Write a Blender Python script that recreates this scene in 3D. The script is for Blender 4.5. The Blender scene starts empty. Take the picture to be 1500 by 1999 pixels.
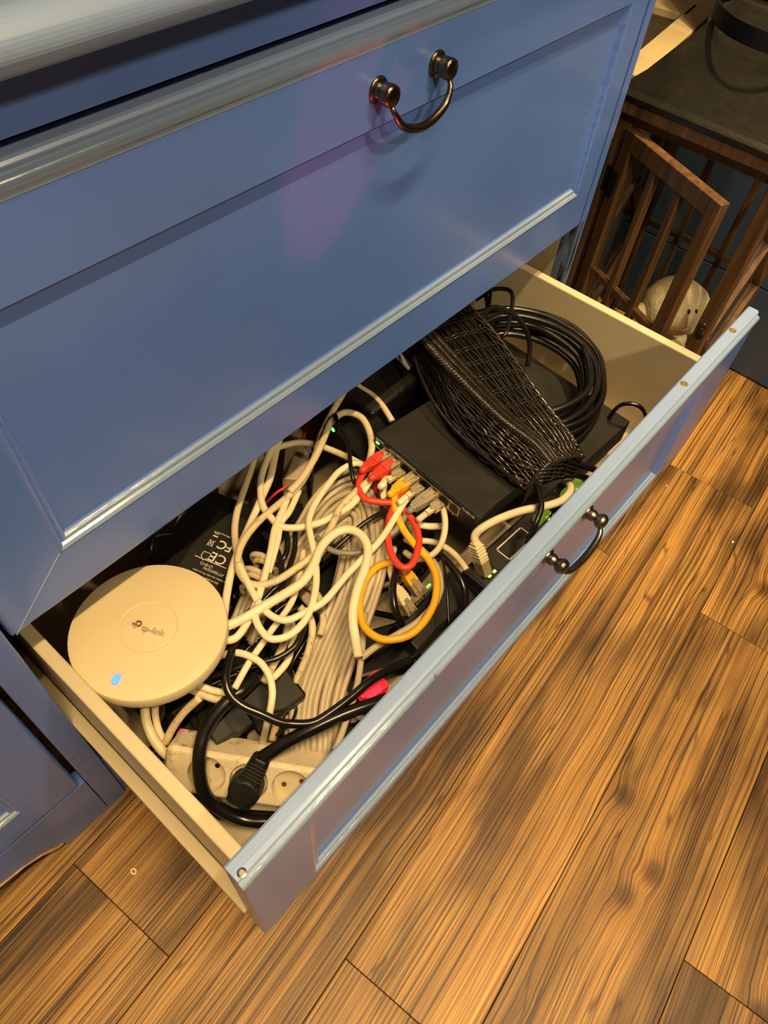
import bpy, bmesh, math, random
from mathutils import Vector, Matrix

random.seed(7)
SC = bpy.context.scene
COL = SC.collection
PI = math.pi

# ------------------------------------------------------------------ camera (solved from the photograph's vanishing lines)
S = 0.87                      # width of the drawer section in metres
FZ = 0.442                    # underside of the upper drawer above the floor
FPX = 1419.4
RM = Matrix(((0.6618934208988038, -0.7464714231432154, 0.0683923519219952),
             (-0.5766274301717398, -0.565334025685263, -0.5898289974018145),
             (0.4789550147398131, 0.35096702670341723, -0.8046267706350246)))
CAM = Vector((-0.027855293 * S, -0.433540884 * S, 0.643899631 * S + FZ))
cd = bpy.data.cameras.new('camera')
cam = bpy.data.objects.new('camera', cd)
COL.objects.link(cam)
mw = Matrix.Identity(4)
for i in range(3):
    mw[i][0] = RM[0][i]; mw[i][1] = -RM[1][i]; mw[i][2] = -RM[2][i]; mw[i][3] = CAM[i]
cam.matrix_world = mw
cd.sensor_fit = 'HORIZONTAL'; cd.sensor_width = 36.0; cd.lens = FPX / 1500 * 36.0
cd.clip_start = 0.01
SC.camera = cam

# ------------------------------------------------------------------ world, exposure, room lamps and added spots
SC.view_settings.view_transform = 'Standard'
SC.view_settings.look = 'None'
SC.view_settings.gamma = 1.0
SC.view_settings.use_curve_mapping = False
SC.view_settings.exposure = 0.0
w = bpy.data.worlds.new('world'); SC.world = w; w.use_nodes = True
w.node_tree.nodes['Background'].inputs[0].default_value = (0.9, 0.8, 0.65, 1)
w.node_tree.nodes['Background'].inputs[1].default_value = 0.02

def lamp(name, loc, power, size, col, aim=(0, 0, 0)):
    d = bpy.data.lights.new(name, 'AREA'); d.shape = 'DISK'; d.size = size; d.energy = power; d.color = col
    o = bpy.data.objects.new(name, d); COL.objects.link(o); o.location = loc
    v = Vector(aim) - Vector(loc); o.rotation_euler = v.to_track_quat('-Z', 'Y').to_euler()
    return o
WARM = (1.0, 0.70, 0.34)
def bar_lamp(name, loc, power, sx, sy, col, aim, spread=180):
    o = lamp(name, loc, power, sx, col, aim); d = o.data; d.shape = 'RECTANGLE'; d.size = sx; d.size_y = sy; d.spread = math.radians(spread)
    o.rotation_euler = (math.atan2(aim[1] - loc[1], loc[2] - aim[2]), 0, 0)
    return o
bar_lamp('ceiling_bar_lamp', (-0.02, -0.68, 2.42), 21, 1.15, 0.05, WARM, (-0.02, -0.80, 0), 80)
lamp('ceiling_or_added_spot', (0.75, -1.85, 2.42), 23, 0.12, (1.0, 0.77, 0.46), (0.4, -0.1, 0.5))
lamp('ceiling_or_added_spot', (-0.55, -2.0, 2.42), 2.6, 0.12, (1.0, 0.78, 0.48), (1.02, -0.1, 0.35)).data.spread = math.radians(45)  # fill light added from front left, aimed to brighten the lantern figure
lamp('ceiling_or_added_spot', (0.95, -0.50, 2.42), 3.2, 0.08, WARM, (1.03, -0.10, 0.5)).data.spread = math.radians(38)  # narrow spot added overhead just to brighten the lantern

def at(u, v, z=None, y=None, x=None):
    """point of the room that the photograph shows at pixel (u, v), on the level z (or the upright plane y or x)"""
    r = RM.transposed() @ Vector(((u - 750) / FPX, (v - 999.5) / FPX, 1))
    t = (z - CAM.z) / r.z if z is not None else (y - CAM.y) / r.y if y is not None else (x - CAM.x) / r.x
    return CAM + r * t

# ------------------------------------------------------------------ materials
def nodes_of(name):
    m = bpy.data.materials.new(name); m.use_nodes = True
    nt = m.node_tree; return m, nt, nt.nodes['Principled BSDF']
def N(nt, kind, **kw):
    n = nt.nodes.new(kind)
    for k, v in kw.items():
        if k in n.inputs: n.inputs[k].default_value = v
        else: setattr(n, k, v)
    return n
def ramp(nt, fac, stops):
    r = nt.nodes.new('ShaderNodeValToRGB'); nt.links.new(fac, r.inputs[0])
    el = r.color_ramp.elements
    while len(el) < len(stops): el.new(0.5)
    for e, (p, c) in zip(el, stops): e.position = p; e.color = (*c, 1)
    return r
def mapped(nt, scale, coord='Object', loc=None):
    t = nt.nodes.new('ShaderNodeTexCoord'); mp = nt.nodes.new('ShaderNodeMapping')
    nt.links.new(t.outputs[coord], mp.inputs[0]); mp.inputs['Scale'].default_value = scale
    if loc: mp.inputs['Location'].default_value = loc
    return mp.outputs[0]
def bump(nt, b, h, dist, strength=1.0):
    n = N(nt, 'ShaderNodeBump', Strength=strength, Distance=dist); nt.links.new(h, n.inputs['Height'])
    nt.links.new(n.outputs[0], b.inputs['Normal']); return n
def plain(name, c, rough=.5, metal=0., coat=0., var=.12, scale=30, bmp=0., spec=.5, emit=None, es=0., sc3=None):
    m, nt, b = nodes_of(name)
    b.inputs['Roughness'].default_value = rough; b.inputs['Metallic'].default_value = metal
    b.inputs['Coat Weight'].default_value = coat; b.inputs['Coat Roughness'].default_value = .12
    b.inputs['Specular IOR Level'].default_value = spec
    s3 = sc3 or (scale,) * 3
    nz = N(nt, 'ShaderNodeTexNoise', Scale=1.0, Detail=4.0); nt.links.new(mapped(nt, s3), nz.inputs['Vector'])
    r = ramp(nt, nz.outputs[0], [(.3, tuple(x * (1 - var) for x in c)), (.7, tuple(min(1, x * (1 + var)) for x in c))])
    nt.links.new(r.outputs[0], b.inputs['Base Color'])
    if bmp: bump(nt, b, nz.outputs[0], bmp)
    if emit: b.inputs['Emission Color'].default_value = (*emit, 1); b.inputs['Emission Strength'].default_value = es
    return m

def blue_paint(name, c, rough, coat, stroke=.0003, sc3=(3, 60, 60)):
    m, nt, b = nodes_of(name)
    nz = N(nt, 'ShaderNodeTexNoise', Scale=1.0, Detail=5.0); nt.links.new(mapped(nt, (5, 5, 5)), nz.inputs['Vector'])
    r = ramp(nt, nz.outputs[0], [(.3, tuple(x * .9 for x in c)), (.7, tuple(x * 1.1 for x in c))])
    nt.links.new(r.outputs[0], b.inputs['Base Color'])
    b.inputs['Roughness'].default_value = rough; b.inputs['Coat Weight'].default_value = coat
    b.inputs['Coat Roughness'].default_value = .18
    st = N(nt, 'ShaderNodeTexNoise', Scale=1.0, Detail=3.0); nt.links.new(mapped(nt, sc3), st.inputs['Vector'])
    sp = N(nt, 'ShaderNodeTexVoronoi', Scale=16.0, Randomness=1.0); nt.links.new(mapped(nt, (1, 1, 1)), sp.inputs['Vector'])
    rs = ramp(nt, sp.outputs['Distance'], [(.012, (1, 1, 1)), (.040, (0, 0, 0))])          # stray paint blisters
    ad = N(nt, 'ShaderNodeMath', operation='MULTIPLY_ADD'); ad.inputs[1].default_value = 3.0
    nt.links.new(rs.outputs[0], ad.inputs[0]); nt.links.new(st.outputs[0], ad.inputs[2])
    bump(nt, b, ad.outputs[0], stroke)
    return m

BLUE = (0.088, 0.182, 0.56)
M = {}
M['blue'] = blue_paint('blue_gloss_paint', BLUE, .33, .5)
M['blue_bead'] = blue_paint('blue_bead_paint', tuple(x * 1.15 for x in BLUE), .24, 1.0, .0007, (30, 120, 120))
M['bead_worn_glint'] = blue_paint('rubbed_bead_glint_paint', (.21, .30, .46), .22, 1.0, .0009, (40, 160, 160))  # edge wear plus the beads' bright highlight mixed into the colour
M['blue_top'] = blue_paint('blue_brushed_lit_paint', (0.235, 0.335, 0.57), .36, .4, .0006, (2, 160, 160))  # paler on top faces: wear plus overhead light in the colour
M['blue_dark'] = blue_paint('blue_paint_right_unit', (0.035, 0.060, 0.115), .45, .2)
def worn():
    m, nt, b = nodes_of('worn_blue_paint')
    nz = N(nt, 'ShaderNodeTexNoise', Scale=1.0, Detail=6.0); nt.links.new(mapped(nt, (120, 120, 22)), nz.inputs['Vector'])
    r = ramp(nt, nz.outputs[0], [(.42, (.012, .013, .016)), (.5, (.05, .06, .08)), (.6, (.10, .15, .28))])
    nt.links.new(r.outputs[0], b.inputs['Base Color']); b.inputs['Roughness'].default_value = .4
    bump(nt, b, nz.outputs[0], .0015); return m
M['worn'] = worn()
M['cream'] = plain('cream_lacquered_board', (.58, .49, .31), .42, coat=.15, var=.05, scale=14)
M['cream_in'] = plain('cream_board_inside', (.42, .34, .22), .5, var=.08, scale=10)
M['carcass'] = plain('dark_cabinet_inside', (.05, .035, .022), .7)
M['bare_wood'] = plain('bare_wood_edge', (.42, .25, .10), .7, var=.35, scale=60)
M['old_wood'] = plain('old_wood_plug', (.16, .12, .05), .7, var=.5, scale=300)
M['bronze'] = plain('antique_bronze', (.15, .125, .09), .25, metal=1., var=.3, scale=90, bmp=.0002)
M['pewter'] = plain('worn_pewter', (.22, .19, .16), .28, metal=1., var=.3, scale=90)
M['ap'] = plain('white_plastic_satin', (.66, .54, .32), .38, var=.02)
M['ap_side'] = plain('white_plastic_rim', (.66, .54, .33), .4, var=.03)
M['logo'] = plain('grey_print', (.38, .30, .18), .4)
M['black'] = plain('black_plastic', (.007, .0066, .006), .42, var=.25, scale=50, spec=.35)
M['black_m'] = plain('black_powder_coated_metal', (.015, .0135, .011), .5, var=.4, scale=18, bmp=.0001, spec=.4)
M['gloss_black'] = plain('black_glossy_sheath', (.007, .006, .005), .25, var=.3, scale=60)
M['rubber'] = plain('black_rubber', (.009, .0085, .008), .5, var=.3, spec=.4)
M['port'] = plain('port_recess', (.004, .004, .004), .6)
M['portmetal'] = plain('port_shield_metal', (.45, .36, .22), .32, metal=1., var=.3)
M['gold'] = plain('gold_contact', (.8, .55, .18), .3, metal=1.)
M['screwmetal'] = plain('steel_screw', (.6, .58, .52), .3, metal=1.)
M['print'] = plain('white_print', (.62, .58, .48), .6, var=.05)
M['red'] = plain('red_cable_sheath', (.62, .045, .022), .4, var=.1)
M['yellow'] = plain('yellow_cable_sheath', (.80, .40, .012), .4, var=.08)
M['white_c'] = plain('ivory_cable_sheath', (.74, .64, .42), .42, var=.06)
M['beige_c'] = plain('beige_cable_sheath', (.62, .51, .32), .45, var=.08)
M['grey_c'] = plain('warm_grey_cable_sheath', (.46, .385, .26), .42, var=.08)
M['mid_grey'] = plain('mid_grey_rubber', (.27, .235, .18), .5)
M['dgrey_c'] = plain('dark_grey_cable_sheath', (.20, .18, .14), .45, var=.08)
def dirty(name, c, sc=70, lo=.36, dark=(.16, .10, .045)):
    m, nt, b = nodes_of(name)
    nz = N(nt, 'ShaderNodeTexNoise', Scale=float(sc), Detail=6.0, Roughness=.7); nt.links.new(mapped(nt, (1, 1, 1)), nz.inputs['Vector'])
    r = ramp(nt, nz.outputs[0], [(lo, dark), (lo + .10, tuple(x * .88 for x in c)), (.7, c)])
    nt.links.new(r.outputs[0], b.inputs['Base Color']); b.inputs['Roughness'].default_value = .5; return m
M['dirty_c'] = dirty('grimy_ivory_cable', (.66, .54, .32), 130, .35, (.30, .22, .11))
M['strip'] = dirty('grimy_white_plastic', (.74, .64, .44), 60, .33, (.30, .20, .10))
M['socket'] = plain('socket_plastic', (.60, .51, .35), .45, var=.05)
M['clear'] = plain('clear_plug_plastic', (.33, .26, .15), .15, coat=.5, var=.15, scale=120)
M['red_plastic'] = plain('red_translucent_plastic', (.75, .02, .04), .3, emit=(1, .02, .05), es=.35)
M['hole_red'] = plain('dark_red_shutter', (.16, .03, .015), .5)
M['red_glow'] = plain('red_neon_and_tag_glow', (.8, .02, .04), .3, emit=(1, .02, .05), es=1.6)
M['green_led'] = plain('green_led', (.1, .8, .1), .3, emit=(.12, 1, .08), es=3.5)
M['lime_led'] = plain('lime_led', (.5, .9, .1), .3, emit=(.62, 1, .10), es=3.0)
M['lit_plug'] = plain('green_lit_clear_plastic', (.10, .13, .02), .15, coat=.5, var=.8, scale=220, emit=(.30, .55, .03), es=.35)
M['blue_led'] = plain('blue_led', (.0, .4, 1), .3, emit=(.0, .42, 1), es=1.6)
M['blue_halo'] = plain('blue_led_lens', (.3, .3, 1), .3, emit=(.02, .08, 1), es=1.3)
M['white'] = plain('white_paper', (.75, .72, .68), .6)
M['wicker'] = plain('black_varnished_wicker', (.022, .017, .011), .24, var=.5, scale=140, coat=.3)
M['weave_shade'] = plain('dark_weave_shade', (.003, .0025, .002), .9, spec=.1)
M['plush'] = plain('cream_plush', (.78, .64, .38), .9, var=.1, scale=200, bmp=.002)
M['wax'] = plain('ivory_body', (.86, .72, .44), .55, var=.03)
M['cream_wood'] = plain('cream_painted_wood', (.74, .58, .30), .5, var=.06, scale=20)
def roof_mat():
    m, nt, b = nodes_of('black_painted_roof')
    nz = N(nt, 'ShaderNodeTexNoise', Scale=1.0, Detail=8.0, Roughness=.7); nt.links.new(mapped(nt, (30, 30, 30)), nz.inputs['Vector'])
    r = ramp(nt, nz.outputs[0], [(.35, (.005, .005, .004)), (.6, (.012, .0105, .007)), (.8, (.028, .024, .016))])
    nt.links.new(r.outputs[0], b.inputs['Base Color']); b.inputs['Roughness'].default_value = .36
    n2 = N(nt, 'ShaderNodeTexNoise', Scale=1.0, Detail=3.0); nt.links.new(mapped(nt, (180, 60, 180)), n2.inputs['Vector'])
    bump(nt, b, n2.outputs[0], .0003); return m
M['roof'] = roof_mat()
def wood(name, dark, mid, light, axis='Z', sc=1.0, rough=.5):
    m, nt, b = nodes_of(name)
    s = {'X': (4, 90, 90), 'Y': (90, 4, 90), 'Z': (90, 90, 4)}[axis]
    oi = nt.nodes.new('ShaderNodeObjectInfo')
    t = nt.nodes.new('ShaderNodeTexCoord'); mp = nt.nodes.new('ShaderNodeMapping'); mp.inputs['Scale'].default_value = tuple(q * sc for q in s)
    nt.links.new(t.outputs['Object'], mp.inputs[0])
    nz = N(nt, 'ShaderNodeTexNoise', Scale=1.0, Detail=5.0, Distortion=.6); nt.links.new(mp.outputs[0], nz.inputs['Vector'])
    r = ramp(nt, nz.outputs[0], [(.25, dark), (.5, mid), (.75, light)])
    nt.links.new(r.outputs[0], b.inputs['Base Color']); b.inputs['Roughness'].default_value = rough
    bump(nt, b, nz.outputs[0], .0004); return m
M['lwood'] = wood('brown_stained_wood', (.042, .020, .007), (.095, .047, .017), (.16, .082, .031))
def glass():
    m = bpy.data.materials.new('clear_pane_glass'); m.use_nodes = True; nt = m.node_tree
    nt.nodes.clear(); o = nt.nodes.new('ShaderNodeOutputMaterial')
    tr = N(nt, 'ShaderNodeBsdfTransparent'); tr.inputs[0].default_value = (.93, .95, .93, 1)
    gl = N(nt, 'ShaderNodeBsdfGlossy', Roughness=.04); lw = N(nt, 'ShaderNodeLayerWeight', Blend=.5); fr = N(nt, 'ShaderNodeMath', operation='POWER'); fr.inputs[1].default_value = 4.5; nt.links.new(lw.outputs['Facing'], fr.inputs[0]); mx = nt.nodes.new('ShaderNodeMixShader')
    nt.links.new(fr.outputs[0], mx.inputs[0]); nt.links.new(tr.outputs[0], mx.inputs[1]); nt.links.new(gl.outputs[0], mx.inputs[2])
    nt.links.new(mx.outputs[0], o.inputs[0]); return m
M['glass'] = glass()

def floor_mat():
    """laminate with long pine grain: world coordinates, shifted board by board"""
    m, nt, b = nodes_of('pine_laminate')
    L = nt.links.new
    geo = nt.nodes.new('ShaderNodeNewGeometry'); oi = nt.nodes.new('ShaderNodeObjectInfo')
    sh = N(nt, 'ShaderNodeVectorMath', operation='MULTIPLY_ADD'); sh.inputs[1].default_value = (13.7, 5.9, 0)
    cmb = nt.nodes.new('ShaderNodeCombineXYZ'); L(oi.outputs['Random'], cmb.inputs[0]); L(oi.outputs['Random'], cmb.inputs[1])
    vr = N(nt, 'ShaderNodeVectorRotate', rotation_type='Z_AXIS'); vr.inputs['Angle'].default_value = -math.radians(5.3); L(geo.outputs['Position'], vr.inputs['Vector'])
    L(cmb.outputs[0], sh.inputs[0]); L(vr.outputs[0], sh.inputs[2])
    def mp(scale):
        q = nt.nodes.new('ShaderNodeMapping'); q.inputs['Scale'].default_value = scale; L(sh.outputs[0], q.inputs[0]); return q.outputs[0]
    # slow wander of the grain lines
    wn = N(nt, 'ShaderNodeTexNoise', Scale=1.0, Detail=2.0); L(mp((1.3, 5, 1)), wn.inputs['Vector'])
    # knots pull the grain apart
    kn = N(nt, 'ShaderNodeTexVoronoi', Scale=1.0, Randomness=1.0); L(mp((4.6, 6.0, 1)), kn.inputs['Vector'])
    kr = ramp(nt, kn.outputs['Distance'], [(.0, (1, 1, 1)), (.16, (.25, .25, .25)), (.42, (0, 0, 0))])
    sep = nt.nodes.new('ShaderNodeSeparateXYZ'); L(sh.outputs[0], sep.inputs[0])
    a1 = N(nt, 'ShaderNodeMath', operation='MULTIPLY_ADD'); a1.inputs[1].default_value = .016; L(wn.outputs[0], a1.inputs[0]); L(sep.outputs[1], a1.inputs[2])
    a2 = N(nt, 'ShaderNodeMath', operation='MULTIPLY_ADD'); a2.inputs[1].default_value = .012; L(kr.outputs[0], a2.inputs[0]); L(a1.outputs[0], a2.inputs[2])
    cv = nt.nodes.new('ShaderNodeCombineXYZ'); L(a2.outputs[0], cv.inputs[1]); L(sep.outputs[0], cv.inputs[0])
    g = nt.nodes.new('ShaderNodeMapping'); g.inputs['Scale'].default_value = (.9, 320, 1); L(cv.outputs[0], g.inputs[0])
    gn = N(nt, 'ShaderNodeTexNoise', Scale=1.0, Detail=5.0, Roughness=.62); L(g.outputs[0], gn.inputs['Vector'])
    g2 = nt.nodes.new('ShaderNodeMapping'); g2.inputs['Scale'].default_value = (2.2, 24, 1); L(cv.outputs[0], g2.inputs[0])
    bn = N(nt, 'ShaderNodeTexNoise', Scale=1.0, Detail=3.0); L(g2.outputs[0], bn.inputs['Vector'])
    base = ramp(nt, gn.outputs[0], [(.36, (.060, .027, .006)), (.43, (.20, .102, .026)), (.51, (.38, .210, .058)), (.70, (.50, .290, .088))])
    band = ramp(nt, bn.outputs[0], [(.30, (.42, .38, .34)), (.44, (.80, .77, .74)), (.60, (1.1, 1.08, 1.04))])
    mx = N(nt, 'ShaderNodeMix', data_type='RGBA', blend_type='MULTIPLY'); mx.inputs[0].default_value = 1
    L(base.outputs[0], mx.inputs[6]); L(band.outputs[0], mx.inputs[7])
    # dark knots and a few fine cracks
    kc = ramp(nt, kn.outputs['Distance'], [(.0, (.14, .10, .08)), (.05, (.30, .24, .2)), (.10, (.80, .76, .72)), (.22, (1, 1, 1))])
    m2 = N(nt, 'ShaderNodeMix', data_type='RGBA', blend_type='MULTIPLY'); m2.inputs[0].default_value = .85
    L(mx.outputs[2], m2.inputs[6]); L(kc.outputs[0], m2.inputs[7])
    fg = nt.nodes.new('ShaderNodeMapping'); fg.inputs['Scale'].default_value = (9, 760, 1); L(cv.outputs[0], fg.inputs[0])
    fn = N(nt, 'ShaderNodeTexNoise', Scale=1.0, Detail=2.0); L(fg.outputs[0], fn.inputs['Vector'])
    fr2 = ramp(nt, fn.outputs[0], [(.36, (.66, .62, .58)), (.52, (1, 1, 1)), (.7, (1.1, 1.1, 1.08))])
    m6 = N(nt, 'ShaderNodeMix', data_type='RGBA', blend_type='MULTIPLY'); m6.inputs[0].default_value = 1; L(m2.outputs[2], m6.inputs[6]); L(fr2.outputs[0], m6.inputs[7])
    m2 = m6
    # smoky stains and fine dark cracks along the grain
    st = N(nt, 'ShaderNodeTexNoise', Scale=1.0, Detail=3.0); L(mp((3.2, 10, 1)), st.inputs['Vector'])
    sr = ramp(nt, st.outputs[0], [(.36, (.30, .28, .28)), (.49, (.86, .86, .86)), (.66, (1.1, 1.08, 1.02))])
    ck = nt.nodes.new('ShaderNodeMapping'); ck.inputs['Scale'].default_value = (1.5, 34, 1); L(cv.outputs[0], ck.inputs[0])
    cn = N(nt, 'ShaderNodeTexNoise', Scale=1.0, Detail=2.0); L(ck.outputs[0], cn.inputs['Vector'])
    cr = ramp(nt, cn.outputs[0], [(.490, (1, 1, 1)), (.498, (.28, .22, .18)), (.502, (.28, .22, .18)), (.510, (1, 1, 1))])
    m4 = N(nt, 'ShaderNodeMix', data_type='RGBA', blend_type='MULTIPLY'); m4.inputs[0].default_value = 1; L(m2.outputs[2], m4.inputs[6]); L(sr.outputs[0], m4.inputs[7])
    m5 = N(nt, 'ShaderNodeMix', data_type='RGBA', blend_type='MULTIPLY'); m5.inputs[0].default_value = .8; L(m4.outputs[2], m5.inputs[6]); L(cr.outputs[0], m5.inputs[7])
    m2 = m5
    pv = N(nt, 'ShaderNodeMath', operation='MULTIPLY_ADD'); pv.inputs[1].default_value = .35; pv.inputs[2].default_value = .82; L(oi.outputs['Random'], pv.inputs[0])
    m3 = N(nt, 'ShaderNodeMix', data_type='RGBA', blend_type='MULTIPLY'); m3.inputs[0].default_value = 1
    L(m2.outputs[2], m3.inputs[6]); L(pv.outputs[0], m3.inputs[7])
    L(m3.outputs[2], b.inputs['Base Color'])
    b.inputs['Roughness'].default_value = .46; b.inputs['Specular IOR Level'].default_value = .4
    bump(nt, b, gn.outputs[0], .0009, .8)
    return m
M['floor'] = floor_mat()
M['wall'] = plain('warm_white_plaster', (.45, .40, .34), .9, var=.03, scale=6)
M['seam'] = plain('dark_joint', (.05, .024, .008), .8)

# ------------------------------------------------------------------ mesh helpers
class MB:
    def __init__(s): s.bm = bmesh.new()
    def box(s, x0, x1, y0, y1, z0, z1, mt=None):
        v = [s.bm.verts.new(p) for p in ((x0,y0,z0),(x1,y0,z0),(x1,y1,z0),(x0,y1,z0),(x0,y0,z1),(x1,y0,z1),(x1,y1,z1),(x0,y1,z1))]
        if mt is not None:
            for q in v: q.co = mt @ q.co
        for f in ((3,2,1,0),(4,5,6,7),(0,1,5,4),(1,2,6,5),(2,3,7,6),(3,0,4,7)): s.bm.faces.new([v[i] for i in f])
        return s
    def loft(s, rings, close=True, caps=True, loop=False):
        vr = [[s.bm.verts.new(p) for p in r] for r in rings]; n = len(vr[0])
        pairs = list(zip(vr[:-1], vr[1:])) + ([(vr[-1], vr[0])] if loop else [])
        for a, c in pairs:
            for i in range(n if close else n - 1):
                j = (i + 1) % n
                s.bm.faces.new((a[i], a[j], c[j], c[i]))
        if caps and not loop:
            s.bm.faces.new(vr[0][::-1]); s.bm.faces.new(vr[-1])
        return s
    def tube(s, pts, r, n=8, loop=False):
        pts = [Vector(p) for p in pts]; m = len(pts); rings = []
        up = Vector((0, 0, 1)); nrm = None
        for i, p in enumerate(pts):
            a = pts[i - 1] if (i > 0 or loop) else p; c = pts[(i + 1) % m] if (i < m - 1 or loop) else p
            t = (c - a).normalized() if (c - a).length > 1e-9 else Vector((0, 0, 1))
            if nrm is None:
                nrm = t.cross(up)
                if nrm.length < 1e-3: nrm = t.cross(Vector((1, 0, 0)))
            nrm = (nrm - t * nrm.dot(t))
            if nrm.length < 1e-6: nrm = t.orthogonal()
            nrm.normalize(); b = t.cross(nrm)
            rr = r[i] if isinstance(r, (list, tuple)) else r
            rings.append([p + (nrm * math.cos(2 * PI * k / n) + b * math.sin(2 * PI * k / n)) * rr for k in range(n)])
        return s.loft(rings, loop=loop)
    def lathe(s, prof, mt=None, n=24):
        """prof: (radius, height) pairs about local Z"""
        rings = [[Vector((r * math.cos(2 * PI * k / n), r * math.sin(2 * PI * k / n), h)) for k in range(n)] for r, h in prof]
        if mt is not None: rings = [[mt @ p for p in q] for q in rings]
        return s.loft(rings)
    def prism(s, poly, d, mt=None):
        """polygon of (a, b) pairs in local XY, thickness d in Z"""
        r = [[Vector((a, b, h)) for a, b in poly] for h in (0, d)]
        if mt is not None: r = [[mt @ p for p in q] for q in r]
        return s.loft(r)
    def build(s, name, m, parent=None, smooth=False, bevel=0., seg=2, shift=None):
        bmesh.ops.recalc_face_normals(s.bm, faces=s.bm.faces)
        if shift is not None: bmesh.ops.translate(s.bm, verts=s.bm.verts, vec=-Vector(shift))
        me = bpy.data.meshes.new(name); s.bm.to_mesh(me); s.bm.free()
        o = bpy.data.objects.new(name, me); COL.objects.link(o)
        me.materials.append(M[m] if isinstance(m, str) else m)
        if smooth:
            for p in me.polygons: p.use_smooth = True
        if bevel:
            q = o.modifiers.new('bevel', 'BEVEL'); q.width = bevel; q.segments = seg; q.limit_method = 'ANGLE'; q.angle_limit = .7
        if parent: o.parent = parent
        return o
def tag(o, label=None, cat=None, group=None, kind=None):
    for k, v in (('label', label), ('category', cat), ('group', group), ('kind', kind)):
        if v: o[k] = v
    return o
def empty(name, loc, label, cat, group=None):
    o = bpy.data.objects.new(name, None); COL.objects.link(o); o.location = loc; o.empty_display_size = .05
    return tag(o, label, cat, group)
def box(name, m, x0, x1, y0, y1, z0, z1, parent=None, bevel=0., mt=None, shift=None):
    return MB().box(x0, x1, y0, y1, z0, z1, mt).build(name, m, parent, bevel=bevel, shift=shift)
def spline(P, n=8, loop=False):
    """centripetal-ish Catmull-Rom through P"""
    P = [Vector(p) for p in P]; out = []; m = len(P)
    for i in range(m if loop else m - 1):
        if loop: a, b, c, d = P[i - 1], P[i], P[(i + 1) % m], P[(i + 2) % m]
        else:
            b, c = P[i], P[i + 1]; a = P[i - 1] if i else b + (b - c); d = P[i + 2] if i + 2 < m else c + (c - b)
        for k in range(n):
            t = k / n
            out.append(.5 * ((2 * b) + (c - a) * t + (2 * a - 5 * b + 4 * c - d) * t * t + (3 * b - a - 3 * c + d) * t ** 3))
    if not loop: out.append(P[-1])
    return out
def frame(o, x, z):
    """matrix with local X along x, local Z along z, at o"""
    x = Vector(x).normalized(); z = Vector(z); z = (z - x * z.dot(x)).normalized(); y = z.cross(x)
    m = Matrix.Identity(4)
    for i in range(3): m[i][0] = x[i]; m[i][1] = y[i]; m[i][2] = z[i]; m[i][3] = o[i]
    return m
def text(body, o, x, z, size, m, parent, name='lettering', align='CENTER', depth=.0001, shear=0, bold=0.0):
    cu = bpy.data.curves.new(name, 'FONT'); cu.body = body; cu.size = size; cu.align_x = align; cu.align_y = 'CENTER'
    cu.extrude = depth; cu.resolution_u = 3; cu.offset = bold; cu.shear = shear
    t = bpy.data.objects.new(name, cu); COL.objects.link(t); t.matrix_world = frame(o, x, z)
    bpy.context.view_layer.update()
    me = bpy.data.meshes.new_from_object(t.evaluated_get(bpy.context.evaluated_depsgraph_get()))
    mwt = t.matrix_world.copy(); bpy.data.objects.remove(t); me.transform(mwt)
    if parent: me.transform(Matrix.Translation(-wloc(parent)))
    r = bpy.data.objects.new(name, me); COL.objects.link(r); me.materials.clear(); me.materials.append(M[m])
    if parent: r.parent = parent
    return r
def wloc(o):
    v = Vector((0, 0, 0))
    while o: v += o.location; o = o.parent
    return v

# ------------------------------------------------------------------ the setting: floor of planks, room walls, ceiling
fl = MB().box(-1.2, 2.6, -2.6, 1.0, -.03, -.004).build('floor', 'seam'); tag(fl, kind='structure')
FA = math.radians(5.3); FR = Matrix.Rotation(FA, 4, 'Z')       # the boards run a little askew to the dresser
BWD, BLN = .165, .982
JOINT = {0: .021, -1: .737, -2: .264, 1: .744, 2: -.10, 3: .66, -3: .86, -4: .40, -5: .12, 4: .3}
for k_, xj in JOINT.items():
    v0 = -.508 + BWD * k_
    for i in range(-2, 3):
        u0 = xj + BLN * i; g = .0005
        if u0 + BLN < -1.0 or u0 > 2.3: continue
        box('plank', 'floor', u0 + g, u0 + BLN - g, v0 + g, v0 + BWD - g, -.004, random.uniform(-.0003, .0), fl, bevel=.0006, mt=FR)
H = 2.45
for nm, a in (('wall_back', (-1.2, 2.6, .95, 1.0, 0, H)), ('wall_front', (-1.2, 2.6, -2.6, -2.55, 0, H)), ('wall_left', (-1.2, -1.15, -2.55, .95, 0, H)),
              ('wall_right', (2.55, 2.6, -2.55, .95, 0, H)), ('ceiling', (-1.2, 2.6, -2.6, 1.0, H, H + .05))):
    tag(box(nm, 'wall', *a), kind='structure')

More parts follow.
